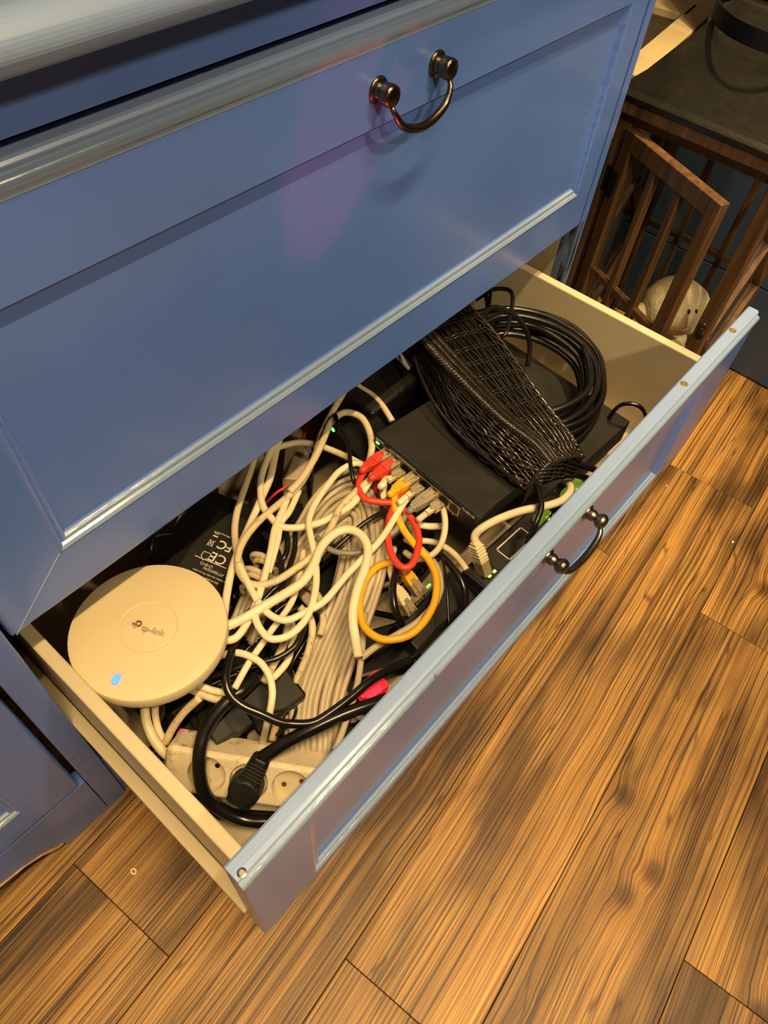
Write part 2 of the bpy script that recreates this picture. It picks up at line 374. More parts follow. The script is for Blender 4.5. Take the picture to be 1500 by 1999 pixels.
# ------------------------------------------------------------------ the dresser
W = S
dresser = empty('dresser', (.4, .25, 0), 'blue painted dresser with a pulled-out bottom drawer full of cables', 'dresser')
DS = dresser.location
def dbox(name, m, *a, bevel=0., label=None):
    o = box(name, m, *a, parent=dresser, bevel=bevel, shift=DS)
    if label: o['label'] = label
    return o
def ring(x0, x1, z0, z1, y): return [Vector((x0, y, z0)), Vector((x1, y, z0)), Vector((x1, y, z1)), Vector((x0, y, z1))]
def panel_front(name, m, x0, x1, z0, z1, t, px0, px1, pz0, pz1, parent, shift, y=0., rec=.0065):
    """framed front with a sunk panel edged by a double bead; its face looks along -Y"""
    R = [ring(x0, x1, z0, z1, y + t), ring(x0, x1, z0, z1, y + .004), ring(x0 + .0012, x1 - .0012, z0 + .0012, z1 - .0004, y + .001), ring(x0 + .0035, x1 - .0035, z0 + .0035, z1 - .0008, y)]
    for i, d in ((-.001, 0), (.001, -.0012), (.0035, .0006), (.0048, .0030), (.0065, .0020), (.0088, .0026), (.0105, .0052), (.012, rec)):
        q = ring(px0 + i, px1 - i, pz0 + i, pz1 - max(i, 0) * .2, y + d)
        for v in q[2:]: v.y = y + max(d, 0) if i < .0088 else y + rec
        R.append(q)
    o = MB().loft(R).build(name, m, parent, shift=shift)
    o.data.materials.append(M['bead_worn_glint']); o.data.materials.append(M['blue_bead'])
    for i, p in enumerate(o.data.polygons):                        # paler beads: rubbed paint plus a highlight put into the colour
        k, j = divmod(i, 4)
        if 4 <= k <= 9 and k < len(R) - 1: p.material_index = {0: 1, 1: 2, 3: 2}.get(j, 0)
    return o
def top_bead(name, x0, x1, z, t, parent, shift, y=0.):
    prof = [(t, z - .018), (t, z - .0015), (t - .002, z), (.0062, z), (.0040, z - .0010), (.0026, z - .0030), (.0036, z - .0058), (.0036, z - .018)]
    R = [[Vector((x, y + a, c)) for a, c in prof] for x in (x0, x0 + .001, x1 - .001, x1)]
    o = MB().loft(R).build(name, 'blue_top', parent, shift=shift, bevel=.0005)
    pr = [(.0046, z - .018), (.0036, z - .0058)] + [(.0016 - .0034 * math.cos(q), z - .0112 + .0044 * math.sin(q)) for q in [math.radians(k) for k in range(80, -61, -14)]] + [(.0, z - .0158), (.0, z - .018)]
    MB().loft([[Vector((x, y + a, c)) for a, c in pr] for x in (x0, x1)]).build('bead', 'bead_worn_glint', parent, shift=shift)
    return o

Z1 = FZ + .405 * S                                             # top of the upper drawer front
# carcass
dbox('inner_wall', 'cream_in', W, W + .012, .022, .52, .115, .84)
dbox('end_panel', 'blue', W + .012, W + .0165, .0, .56, .0, .84)
dbox('post', 'worn', W + .0008, W + .012, .0, .022, .115, .445, label='worn inner edge where the blue paint is scraped to black')
dbox('post', 'blue', W + .0008, W + .012, .0, .022, .445, .84)
dbox('divider', 'carcass', -.030, -.012, .02, .55, .0, .84)
dbox('back_panel', 'carcass', -.9, W + .012, .55, .56, .0, .84)
dbox('bottom_board', 'carcass', -.012, W, .03, .55, .100, .115)
dbox('dust_board', 'carcass', -.012, W, .03, .55, FZ + .008, FZ + .016)
dbox('plinth', 'blue', -.003, W + .012, .006, .024, 0, .116, bevel=.001)
dbox('stile', 'blue', -.0295, -.0035, .0, .022, .0005, .84, bevel=.0012)
# top rail and worktop with a bullnose edge
dbox('top_rail', 'blue', -.9, W + .0165, .004, .022, Z1 + .009, .84)
prof = [(.56, .8395), (-.012, .8395)] + [(-.017 - .0135 * math.cos(t), .853 + .0135 * math.sin(t)) for t in [math.radians(q) for q in range(-88, 91, 8)]] + [(.56, .8665)]
MB().loft([[Vector((x, a, c)) for a, c in prof] for x in (-1.0, W + .03)]).build('worktop', 'blue_top', dresser, shift=DS, bevel=.0012)
# left section: door and shaped apron
panel_front('door', 'blue', -.55, -.0362, .1185, .84, .02, -.488, -.092, .172, .78, dresser, DS)
ap = [(-.0305, .0005), (-.0305, .116), (-.9, .116), (-.9, .05), (-.30, .05), (-.22, .056), (-.17, .054), (-.135, .047), (-.115, .037), (-.098, .020), (-.092, .018), (-.088, .0005)]
apm = MB().prism(ap, .019, Matrix(((1, 0, 0, 0), (0, 0, 1, .0005), (0, 1, 0, 0), (0, 0, 0, 1)))).build('apron', 'blue', dresser, shift=DS)
ch = [(-.092, .0185), (-.098, .0205), (-.115, .0375), (-.135, .0475), (-.17, .0545)]
MB().tube([Vector((a, -.0002, c)) for a, c in ch], [.0012, .0022, .0016, .001, .0016], 6).build('chipped_edge', 'bare_wood', dresser, shift=DS)['label'] = 'bare chipped wood along the cut-out'
MB().loft([[Vector((a, y, c)) for y, c in ((.0, c0), (.0004, c0 + .001), (.0185, c0 + .0006), (.0185, c0 - .0004))] for a, c0 in ch]).build('cut_edge', 'bare_wood', dresser, shift=DS)
# bail handles
POST = [(0, 0), (.0098, 0), (.0102, .0010), (.0096, .0022), (.0070, .0028), (.0066, .0060), (.0076, .0068), (.0082, .0085), (.0085, .0140), (.0078, .0165), (.0060, .0172), (0, .0174)]
KNOB = [(0, 0), (.0085, 0), (.0088, .0012), (.0080, .0026), (.0060, .0036), (.0064, .0060), (.0060, .0085), (.0044, .0105), (.0062, .0125), (.0080, .0155), (.0082, .0180), (.0066, .0212), (.0036, .0228), (0, .0232)]
def handle(name, m, c0, c1, parent, shift, drop=Vector((0, -.001, -.027)), out=.030, tilt=0):
    """two turned posts and a swinging bail; c0, c1 on the face, face looks along -Y"""
    for c in (c0, c1):
        mt = frame(c, (1, 0, 0), (0, -1, 0)); h = MB()
        h.lathe(POST if m == 'bronze' else KNOB, mt, 24)
        o = h.build('handle_post', m, parent, smooth=True, shift=shift); o.modifiers.new('edge', 'EDGE_SPLIT').split_angle = 1.0
    a = c0 + Vector((0, -.0115, -.004)); b = c1 + Vector((0, -.0115, -.004)); d = (b - a)
    P = [a, a + d * .02 + drop * .30 + Vector((0, -.006, 0)), a + d * .16 + drop * .74 + Vector((0, -.008, 0)), a + d * .5 + drop + Vector((0, -.008, 0)), a + d * .84 + drop * .74 + Vector((0, -.008, 0)), a + d * .98 + drop * .30 + Vector((0, -.006, 0)), b]
    Q = spline(P, 8); k = len(Q)
    MB().tube(Q, [.0019 + .0019 * math.sin(PI * i / (k - 1)) ** 2 for i in range(k)], 10).build('handle_bail', m, parent, smooth=True, shift=shift)
ud = panel_front('upper_drawer', 'blue', 0, W - .0005, FZ, Z1 - .018, .021, .074 * S, .9559 * S, FZ + .0679 * S, FZ + .319 * S, dresser, DS)
top_bead('top_moulding', 0, W - .0005, Z1, .021, ud, DS)
MB().tube([Vector((.063, -.0002, FZ + .058)), Vector((.004, -.0002, FZ + .001))], .0006, 5).build('mitre_joint', 'blue_top', ud, shift=DS)
handle('drawer_handle', 'bronze', Vector((.420, 0, .748)), Vector((.491, 0, .748)), ud, DS)
# open bottom drawer, pulled out and sagging a little
PIV = Vector((.5 * S, -.15 * S, -.1 * S + FZ))
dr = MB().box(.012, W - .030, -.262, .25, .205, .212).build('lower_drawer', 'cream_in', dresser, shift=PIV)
dr.location = PIV - DS
ang = Vector((-.0111, .0027, .0068)); dr.rotation_mode = 'QUATERNION'
from mathutils import Quaternion
dr.rotation_quaternion = Quaternion(ang.normalized(), ang.length)
dr['label'] = 'beige board at the bottom of the open drawer'
D0 = -.3143 * S; LT = FZ + .0072 * S; LB = LT - .2879 * S
ht = FZ - .0774 * S
box('side_panel', 'cream', .0121 * S, .0271 * S, D0 + .0185, .25, .205, ht, dr, bevel=.002, shift=PIV)
box('side_panel', 'cream', .9484 * S, .9637 * S, D0 + .0185, .25, .205, ht, dr, bevel=.002, shift=PIV)
box('back_panel', 'cream', .0271 * S, .9484 * S, .24, .25, .212, ht - .02, dr, shift=PIV)
for x0, x1 in ((-.003, .0095), (.8385, .850)): box('runner', 'cream', x0, x1, D0 + .020, .25, .238, .250, dr, bevel=.001, shift=PIV)
lf = panel_front('drawer_front', 'blue', 0, W, LB, LT - .018, .018, .066, .760, LB + .026, LT - .045, dr, PIV, y=D0)
top_bead('front_top_edge', 0, W, LT, .018, dr, PIV, y=D0)['label'] = 'brushed top edge of the open drawer front, pale from wear and painted-in light'
handle('drawer_handle', 'pewter', Vector((.388, D0, .425)), Vector((.462, D0, .424)), dr, PIV, drop=Vector((0, -.006, -.012)))
for x, y in ((.808, -.262), (.677, -.263)):
    MB().lathe([(0, -.003), (.0046, -.003), (.0046, .0003), (.0036, .0006), (0, .0004)], Matrix.Translation((x, y, LT)), 14).build('wood_plug', 'old_wood', dr, shift=PIV)
MB().lathe([(0, -.002), (.0035, -.002), (.0035, .0006), (.002, .0012), (0, .0012)], Matrix.Translation((.006, -.268, LT)), 12).build('nail_head', 'screwmetal', dr, shift=PIV)

# ------------------------------------------------------------------ devices in the open drawer
UP = Vector((0, 0, 1))
# round white access point
ac = Vector((.0945, -.031, .368)); AR = .0735
apo = empty('access_point', ac, 'round white wireless access point with a lit blue lamp, left in the open drawer', 'access point')
tilt = Matrix.Translation(ac) @ Matrix.Rotation(math.radians(-2), 4, 'X') @ Matrix.Rotation(math.radians(1.5), 4, 'Y')
MB().lathe([(0, -.024), (.056, -.024), (.068, -.021), (AR - .001, -.017), (AR + .0004, -.012), (AR, -.002), (AR - .0006, -.0008)], tilt, 72).build('rim', 'ap_side', apo, smooth=True, shift=ac)
MB().lathe([(AR - .0012, -.0022), (AR - .001, -.0004), (AR - .003, .0002), (.060, .0014), (.040, .0026), (.0276, .0031), (.0270, .0024), (.0262, .0022), (.0255, .0028), (.0, .0034)], tilt, 72).build('cover', 'ap', apo, smooth=True, shift=ac)
for o in apo.children:
    q = o.modifiers.new('edge', 'EDGE_SPLIT'); q.split_angle = .6
# maker's mark: a rounded P with a plus-like arrow, and the word beside it
xd = (at(315, 1236, z=.371) - at(256, 1219, z=.371)).normalized(); yd = UP.cross(xd)
text('tp-link', at(299, 1231, z=.3734), xd, UP, .0088, 'logo', apo, bold=.00005)
lg = MB(); lo = at(268, 1218, z=.3734)
fm = frame(lo, xd, UP) @ Matrix.Scale(.78, 4)
arc = [Vector((.0012 + .0034 * math.cos(a), .0010 + .0034 * math.sin(a), 0)) for a in [math.radians(t) for t in range(-100, 171, 18)]]
def flat(pts, wd, mt, mb, h=.00018):
    pts = [Vector(p) for p in pts]
    for a, b_ in zip(pts[:-1], pts[1:]):
        d = (b_ - a); n = Vector((-d.y, d.x, 0)).normalized() * wd / 2; e = d.normalized() * wd * .2
        mb.prism([tuple((a - n - e).xy), tuple((b_ - n + e).xy), tuple((b_ + n + e).xy), tuple((a + n - e).xy)], h, mt)
flat(arc, .0017, fm, lg); flat([(-.0012, .0016, 0), (-.0012, -.0056, 0)], .0017, fm, lg); flat([(-.0055, -.0008, 0), (.0012, -.0008, 0)], .0017, fm, lg); flat([(-.0046, -.0030, 0), (-.0046, .0006, 0)], .0014, fm, lg)
lg.build('printed_emblem', 'logo', apo, shift=ac)
ld = at(227, 1326, z=.3730); lx = (at(233, 1316, z=.369) - at(221, 1337, z=.369)).normalized()
def pill(mb, l, r, h, mt): mb.prism([(l + r * math.cos(t), r * math.sin(t)) for t in [PI * (k / 8 - .5) for k in range(9)]] + [(-l + r * math.cos(t), r * math.sin(t)) for t in [PI * (k / 8 + .5) for k in range(9)]], h, mt)
q = MB(); pill(q, .0024, .0030, .0004, frame(ld, lx, UP)); q.build('lamp_lens', 'blue_halo', apo, shift=ac)
q = MB(); pill(q, .0022, .0015, .0003, frame(ld + UP * .0004, lx, UP)); q.build('status_lamp', 'blue_led', apo, shift=ac)

def rj45(parent, o, x, z, boot='white_c', plug='clear', name='plug', sc=1.2, hood=False, r=.003):
    """modular plug: origin at the cable end, pointing along x, latch on the z side"""
    sc = sc if boot != 'clear' else 1.0; mt = frame(o, x, z) @ Matrix.Scale(sc, 4); sh = wloc(parent)
    b = MB()
    if boot == 'clear':
        b.loft([[mt @ Vector((a, y * .0032, z_ * .003)) for y, z_ in ((-1, -1), (1, -1), (1, 1), (-1, 1))] for a in (.006, .0165)])
    else: b.loft([[mt @ Vector((a, yy * w_, zz * h_)) for yy, zz in ((-1, -1), (1, -1), (1, 1), (-1, 1))] for a, w_, h_ in ((-.002, .0031, .0029), (.004, .0042, .0036), (.013, .0056, .0041), (.0165, .0056, .0041))])
    for k in range(4 if boot != 'clear' else 0): b.box(.001 + k * .0028, .0022 + k * .0028, -.0048 - k * .0003, .0048 + k * .0003, -.0041 - k * .0001, .0042 + k * .0001, mt)
    if hood: b.loft([[mt @ Vector((a, yy * w_, h0 + zz * .0010)) for yy, zz in ((-1, -1), (1, -1), (1, 1), (-1, 1))] for a, w_, h0 in ((.010, .0046, .0046), (.018, .0040, .0066), (.0225, .0014, .0062))])
    b.build('boot', boot if boot != 'clear' else 'beige_c', parent, shift=sh, bevel=.0005)
    p = MB(); p.box(.0155, .029, -.0056, .0056, -.0040, .0036, mt); p.box(.012, .026, -.0022, .0022, .0038, .0052, mt)
    p.build(name, plug, parent, shift=sh, bevel=.0004)
    g = MB()
    for k in range(6): g.box(.0245, .0288, -.0042 + k * .0015, -.0034 + k * .0015, .0030, .0037, mt)
    g.build('contact', 'gold', parent, shift=sh)

# eight-port switch; its row of ports looks left
s0, s1 = at(732, 847, z=.368), at(933, 1011, z=.368)
sx = (s1 - s0).normalized(); sz = (UP + Vector((.06, 0, 0))).normalized(); sz = (sz - sx * sz.dot(sx)).normalized(); sy = sz.cross(sx)       # sy: away from the ports
sw = empty('network_switch', s0, 'black eight-port network switch with red, yellow and white plugs in its left side', 'network switch')
SWL = (s1 - s0).length; smt = frame(s0, sx, sz)
def sp(a, b_, c): return smt @ Vector((a, b_, c))
MB().box(0, SWL, .0015, .105, -.026, 0, smt).build('housing', 'black_m', sw, bevel=.0012, shift=s0)
MB().box(.001, SWL - .001, -.0006, .0016, -.0255, -.0008, smt).build('port_panel', 'black', sw, bevel=.0004, shift=s0)
ports = []
for k in range(8):
    a = .024 + k * (SWL - .046) / 7.6
    p = MB(); p.box(a - .0078, a + .0078, -.0011, .0010, -.0212, -.0058, smt); p.build('port_shield', 'portmetal', sw, shift=s0, bevel=.0004)
    p = MB(); p.box(a - .0058, a + .0058, -.0016, -.0004, -.0190, -.0095, smt); p.box(a - .003, a + .003, -.0016, -.0004, -.0096, -.0072, smt); p.build('port', 'port', sw, shift=s0)
    ports.append(sp(a, -.0016, -.0135))
p = MB(); pill(p, .0012, .0016, .0006, frame(sp(.007, -.0006, -.009), sx, -sy)); p.build('power_lamp', 'green_led', sw, shift=s0)
text('Power', sp(.0085, -.0009, -.0155), sx, -sy, .0036, 'print', sw)
text('tp-link', sp(.010, -.0009, -.0032), sx, -sy, .0052, 'print', sw)
text('8-port Gigabit Desktop Switch', sp(.048, -.0009, -.0032), sx, -sy, .0034, 'print', sw)
text('TL-SG108', sp(SWL - .0125, -.0009, -.0035), sx, -sy, .0046, 'print', sw)
text('8', ports[7] + smt.to_3x3() @ Vector((0, .0008, -.0095)), sx, -sy, .0034, 'print', sw)

# router standing along the drawer front, ports up
r0, r1 = at(918, 1126, z=.30), at(1132, 930, z=.30)
rx = (r1 - r0); rx.z = 0; RL = rx.length; rx.normalize(); ro = r0
router = empty('router', ro, 'long black router with green-lit ports standing against the inside of the drawer front', 'router')
rmt = frame(ro, rx, UP)
MB().box(0, RL, -.026, .012, -.075, 0, rmt).build('housing', 'black', router, bevel=.0015, shift=ro)
MB().box(.004, RL - .004, -.0235, .0095, -.001, .0006, rmt).build('port_plate', 'black_m', router, shift=ro, bevel=.0003)
for a, n_, sh_ in ((.012, 1, 0), (.050, 3, 1), (.128, 2, 0), (.168, 3, 0)):
    L = n_ * .0145 + .004
    if a + L > RL - .004: L = RL - .006 - a; n_ = max(1, int(L / .0145))
    fr_ = MB(); 
    for bx in ((a, a + L, -.018, -.0165), (a, a + L, .0015, .003), (a, a + .0012, -.018, .003), (a + L - .0012, a + L, -.018, .003)): fr_.box(*bx, 0, .0016, rmt)
    fr_.build('port_frame', 'print' if sh_ else 'black_m', router, shift=ro)
    for k in range(n_):
        c = a + .009 + k * .0145
        q = MB(); q.box(c - .0058, c + .0058, -.0135, -.001, .0003, .0012, rmt); q.box(c - .003, c + .003, -.0012, .0015, .0003, .0012, rmt); q.build('port', 'port', router, shift=ro)
        if not sh_:
            for e in (-.0045, .0045):
                q = MB(); q.box(c + e - .0018, c + e + .0018, -.0168, -.0136, .0004, .0020, rmt); q.build('port_lamp', 'lime_led', router, shift=ro)
for a in (.120, .131, .176, .188, .199):                       # clear plugs lit green from their sockets
    if a < RL - .01: MB().box(a - .0050, a + .0050, -.012, -.001, .0008, .011, rmt).build('lit_plug', 'lit_plug', router, shift=ro, bevel=.0006)
for e in (.018, .026, .034):
    MB().lathe([(0, 0), (.0016, 0), (.0016, .0012), (0, .0012)], frame(rmt @ Vector((e, .0065, .0004)), rx, UP), 10).build('screw', 'screwmetal', router, shift=ro)
for k in range(6): MB().box(-.0006, .0004, -.022 + k * .005, -.0195 + k * .005, -.045, -.015, rmt).build('vent_slot', 'port', router, shift=ro)

# small switch half buried by the drawer front
t0, t1 = at(797, 1200, z=.285), at(851, 1148, z=.285)
tx = (t1 - t0).normalized(); tx.z = 0; tmt = frame(t0, tx, (UP + Vector((.15, -.35, 0))).normalized())
ss = empty('small_switch', t0, 'small black switch with one green lamp under the yellow cable loop', 'network switch')
TL = .088
MB().box(-.02, TL, -.095, 0, -.030, 0, tmt).build('housing', 'black', ss, bevel=.002, shift=t0)
MB().box(-.018, TL - .002, -.0005, .0014, -.026, -.002, tmt).build('port_panel', 'black_m', ss, shift=t0)
for k in range(5):
    a = -.006 + k * .016
    MB().box(a - .0066, a + .0066, .001, .0024, -.021, -.006, tmt).build('port_shield', 'portmetal', ss, shift=t0, bevel=.0004)
    MB().box(a - .005, a + .005, .002, .0030, -.018, -.009, tmt).build('port', 'port', ss, shift=t0)
lm = MB(); pill(lm, .0020, .0013, .0008, frame(at(837, 1144, z=.290), at(843, 1138, z=.29) - at(831, 1150, z=.29), UP)); lm.build('power_lamp', 'green_led', ss, shift=t0)

# power adapter with its printed label, behind the access point
a0, a1, a2 = at(398, 1000, z=.325), at(486, 985, z=.325), at(352, 1130, z=.325)
ax = (at(452, 1093, z=.325) - at(394, 1069, z=.325)).normalized(); ay = UP.cross(ax)
ac0 = at(425, 1070, z=.327); amt = frame(ac0, ax, UP)
ad = empty('power_adapter', ac0, 'black power adapter with a white printed label behind the access point', 'power adapter')
MB().box(-.058, .026, -.052, .068, -.050, 0, amt).build('housing', 'black', ad, bevel=.005, seg=3, shift=ac0)
MB().box(-.0255, .022, -.047, .046, 0, .0003, amt).build('label_plate', 'black_m', ad, shift=ac0)
def lp(u, v): return at(u, v, z=.3276)
mx_ = -ax
text('FC', lp(440, 1066), mx_, UP, .0150, 'print', ad, bold=.0002)
text('CE', lp(426, 1090), mx_, UP, .0165, 'print', ad, bold=.0001)
text('ATTENTION', lp(417, 1116), mx_, UP, .0044, 'print', ad)
text('For indoor use only. Do not open.', lp(409, 1124), mx_, UP, .0030, 'print', ad)
text('Risk of electric shock', lp(405, 1131), mx_, UP, .0030, 'print', ad)
text('LPS', lp(424, 1041), mx_, UP, .0040, 'print', ad)
text('Efficiency level VI', lp(434, 1043), mx_, UP, .0028, 'print', ad)
dm = MB(); fl_ = lambda u, v: frame(lp(u, v), mx_, UP)
flat([(-.019, 0, 0), (.019, 0, 0)], .0009, fl_(411, 1097), dm)
flat([(-.0045, -.0030, 0), (-.0045, .003, 0), (0, .0075, 0), (.0045, .003, 0), (.0045, -.003, 0), (-.0045, -.003, 0)], .0007, fl_(403, 1083), dm)
flat([(-.0035, -.004, 0), (.0035, .004, 0)], .0006, fl_(412, 1060), dm); flat([(.0035, -.004, 0), (-.0035, .004, 0)], .0006, fl_(412, 1060), dm)
flat([(-.003, .0032, 0), (.003, .0032, 0), (.0022, -.003, 0), (-.0022, -.003, 0), (-.003, .0032, 0)], .0006, fl_(412, 1060), dm); flat([(-.0026, 0, 0), (.0026, 0, 0)], .0016, fl_(421, 1047), dm)
for c in (-.0055, 0, .0055):
    flat([(c + .0017 * math.cos(t * PI / 4), .0017 * math.sin(t * PI / 4), 0) for t in range(9)], .0005, fl_(403, 1103), dm)
flat([(-.0040, 0, 0), (.0040, 0, 0)], .0004, fl_(403, 1103), dm)
dm.build('printed_symbols', 'print', ad, shift=ac0)

# power strip, sockets up, along the front left corner
po = Vector((.070, -.123, .249)); pd = Vector((.55, -.835, .015)).normalized(); pn = Vector((-.63, -.403, .664)); pn = (pn - pd * pn.dot(pd)).normalized()
pm = pn.cross(pd); pm = pm if pm.z > 0 else -pm                        # pm: upward face
pmt = Matrix.Identity(4)
KS = .953; po = CAM + (po - CAM) * KS
for i in range(3): pmt[i][0] = pd[i] * KS; pmt[i][1] = pm[i] * KS; pmt[i][2] = pn[i] * KS; pmt[i][3] = po[i]
PS = empty('power_strip', po, 'grimy white three-socket power strip lying in the front left corner of the drawer', 'power strip')
sec = [(-.0015, .0), (-.047, .0), (-.050, -.004), (-.050, -.038), (.0, -.041), (.001, -.004)]      # (m, n)
R = []
for a, k in ((-.046, .72), (-.043, .94), (-.038, 1.), (.148, 1.)): R.append([pmt @ Vector((a, -.024 + (p_ + .024) * k, -.02 + (q_ + .02) * k)) for p_, q_ in sec])
hs_ = MB().loft(R).build('housing', 'strip', PS, bevel=.0025, seg=3, shift=po)
def cyl(mb, mt, r0, r1, h0, h1, n=28): mb.lathe([(0, h0), (r0, h0), (r1, h1), (0, h1)], mt, n)
cutters = []; WD = -.0112
for k in range(3):
    c = pmt @ Vector((k * .044, -.0240, .0)); cm = Matrix.Translation(c) @ pmt.to_3x3().to_4x4()
    n = 32; cutters.append(MB().lathe([(0, -.0115), (.0196, -.0115), (.0204, .004), (0, .004)], cm, 40).build('cutter', 'strip', None, shift=po))
    w_ = MB(); w_.lathe([(0, WD - .0006), (.0194, WD - .0006), (.0194, WD), (0, WD)], cm, n); so = w_.build('socket', 'socket', PS, shift=po)
    for sgn in (-1, 1):
        h = MB(); h.lathe([(0, WD), (.0027, WD), (.0027, WD + .0005), (0, WD + .0005)], cm @ Matrix.Rotation(math.radians((35, 0, 20)[k]), 4, 'Z') @ Matrix.Translation((.0095 * sgn, 0, 0)), 14); h.build('pin_hole', 'port' if k == 0 and sgn < 0 else 'hole_red' if k else 'bronze', so, shift=po)
    e = MB(); e.tube([cm @ Vector((.000 + .004 * (k == 2), -.010, WD)), cm @ Vector((.003 + .004 * (k == 2), -.008, WD + .014))], .0020, 12); e.build('earth_pin', 'screwmetal' if k == 2 else 'socket', so, shift=po)
for q in cutters:
    mdf = hs_.modifiers.new('well', 'BOOLEAN'); mdf.object = q; mdf.operation = 'DIFFERENCE'; mdf.solver = 'EXACT'
    q.location = PS.location
bpy.context.view_layer.update()
me_ = bpy.data.meshes.new_from_object(hs_.evaluated_get(bpy.context.evaluated_depsgraph_get())); hs_.modifiers.clear(); hs_.data = me_
for q in cutters: bpy.data.objects.remove(q)
for k in (-1, 1): MB().box(k * .022 + .021, k * .022 + .0215, -.046, -.002, .0, .0004, pmt).build('joint_line', 'logo', PS, shift=po)
MB().box(-.046, -.034, -.020, -.004, -.0475, -.034, pmt).build('neon_switch', 'red_glow', PS, bevel=.002, shift=po)

# ------------------------------------------------------------------ cables
def tubes(name, label, cat, m, px, P, group=None, n=9, sub=7, loop=False, taper=None):
    """a cable through photographed points (u, v, level); px is its width in the photograph"""
    W3 = [at(u, v, z=z) for u, v, z in P]
    d = sum((p - CAM).length for p in W3) / len(W3); r = px / 2 * d / FPX
    o = MB().tube(spline(W3, sub, loop), r, n, loop).build(name, m, smooth=True)
    return tag(o, label, cat, group), W3, r
def zz(pts, z): return [(u, v, z) if not isinstance(z, (list, tuple)) else (u, v, z[0] + (z[1] - z[0]) * i / (len(pts) - 1)) for i, (u, v) in enumerate(pts)]
def cable(label, m, px, pts, z, name='cable', group=None, **k): return tubes(name, label, 'cable', m, px, zz(pts, z), group, **k)

# long hank of warm grey cable: two nests of loops
def hank():
    mb = MB(); rnd = random.Random(3)
    for lay, n_, dz in ((0, 9, 0), (1, 9, -.0075), (2, 8, -.015)):
        for i in range(n_):
            t = (i + .5 * lay) / 9; j = lambda s_=2.2: rnd.uniform(-s_, s_); z = .324 + dz - .02 * abs(t - .35) + rnd.uniform(-.002, .002)
            P = [(652 - 95 * t + j(5), 1470 + j(6), .262 + dz), (664 - 100 * t + j(3), 1370 - 10 * t, .272 + dz), (697 - 100 * t + j(3), 1270, .286 + dz), (736 - 96 * t + j(), 1170, .303 + dz), (757 - 98 * t + j(), 1090, z), (757 - 96 * t + j(), 1020 + 34 * t, z),
                 (736 - 66 * t + j(), 955 + 84 * t, z), (697 - 26 * t + j(), 920 + 120 * t, z), (650 + 4 * t + j(), 934 + 128 * t, z), (612 + 22 * t + j(), 974 + 108 * t, z - .004), (580 + 42 * t + j(), 1024 + 74 * t, z - .008),
                 (548 + 46 * t + j(), 1072 + 48 * t, .310 + dz), (512 + 38 * t + j(3), 1118 + 40 * t, .302 + dz), (482 + 34 * t + j(5), 1160 + 44 * t, .290 + dz), (452 + 46 * t + j(8), 1215 + 46 * t, .275 + dz)]
            mb.tube(spline([at(*p[:2], z=p[2]) for p in P], 6), 12.5 / 2 * .79 / FPX, 8)
    for i in range(7):                                            # lower nest of arcs
        t = i / 6
        P = [(575 - 4 * t, 1120 + 8 * t), (590 + 2 * t, 1152 + 14 * t), (625, 1172 + 22 * t), (665, 1165 + 20 * t), (690 - 4 * t, 1130 + 14 * t), (690 - 6 * t, 1085)]
        mb.tube(spline([at(u, v, z=.296 - .006 * t) for u, v in P], 6), 12 / 2 * .80 / FPX, 7)
    o = mb.build('cable_hank', 'grey_c', smooth=True)
    return tag(o, 'long hank of coiled warm grey network cable in the middle of the drawer', 'cable')
hk = hank()
strap = MB()
for i, (u, v) in enumerate(((506, 1090), (512, 1102), (492, 1118), (494, 1130), (486, 1152))):
    a, b_ = at(u - 12, v - 7, z=.318), at(u + 26, v + 8, z=.318)
    strap.tube(spline([a - UP * .012, a, (a + b_) / 2 + UP * .006, b_, b_ - UP * .012], 5), .0036, 7)
strap.build('binding_strap', 'dirty_c', hk, smooth=True)['label'] = 'grimy ivory strap wound round the hank'
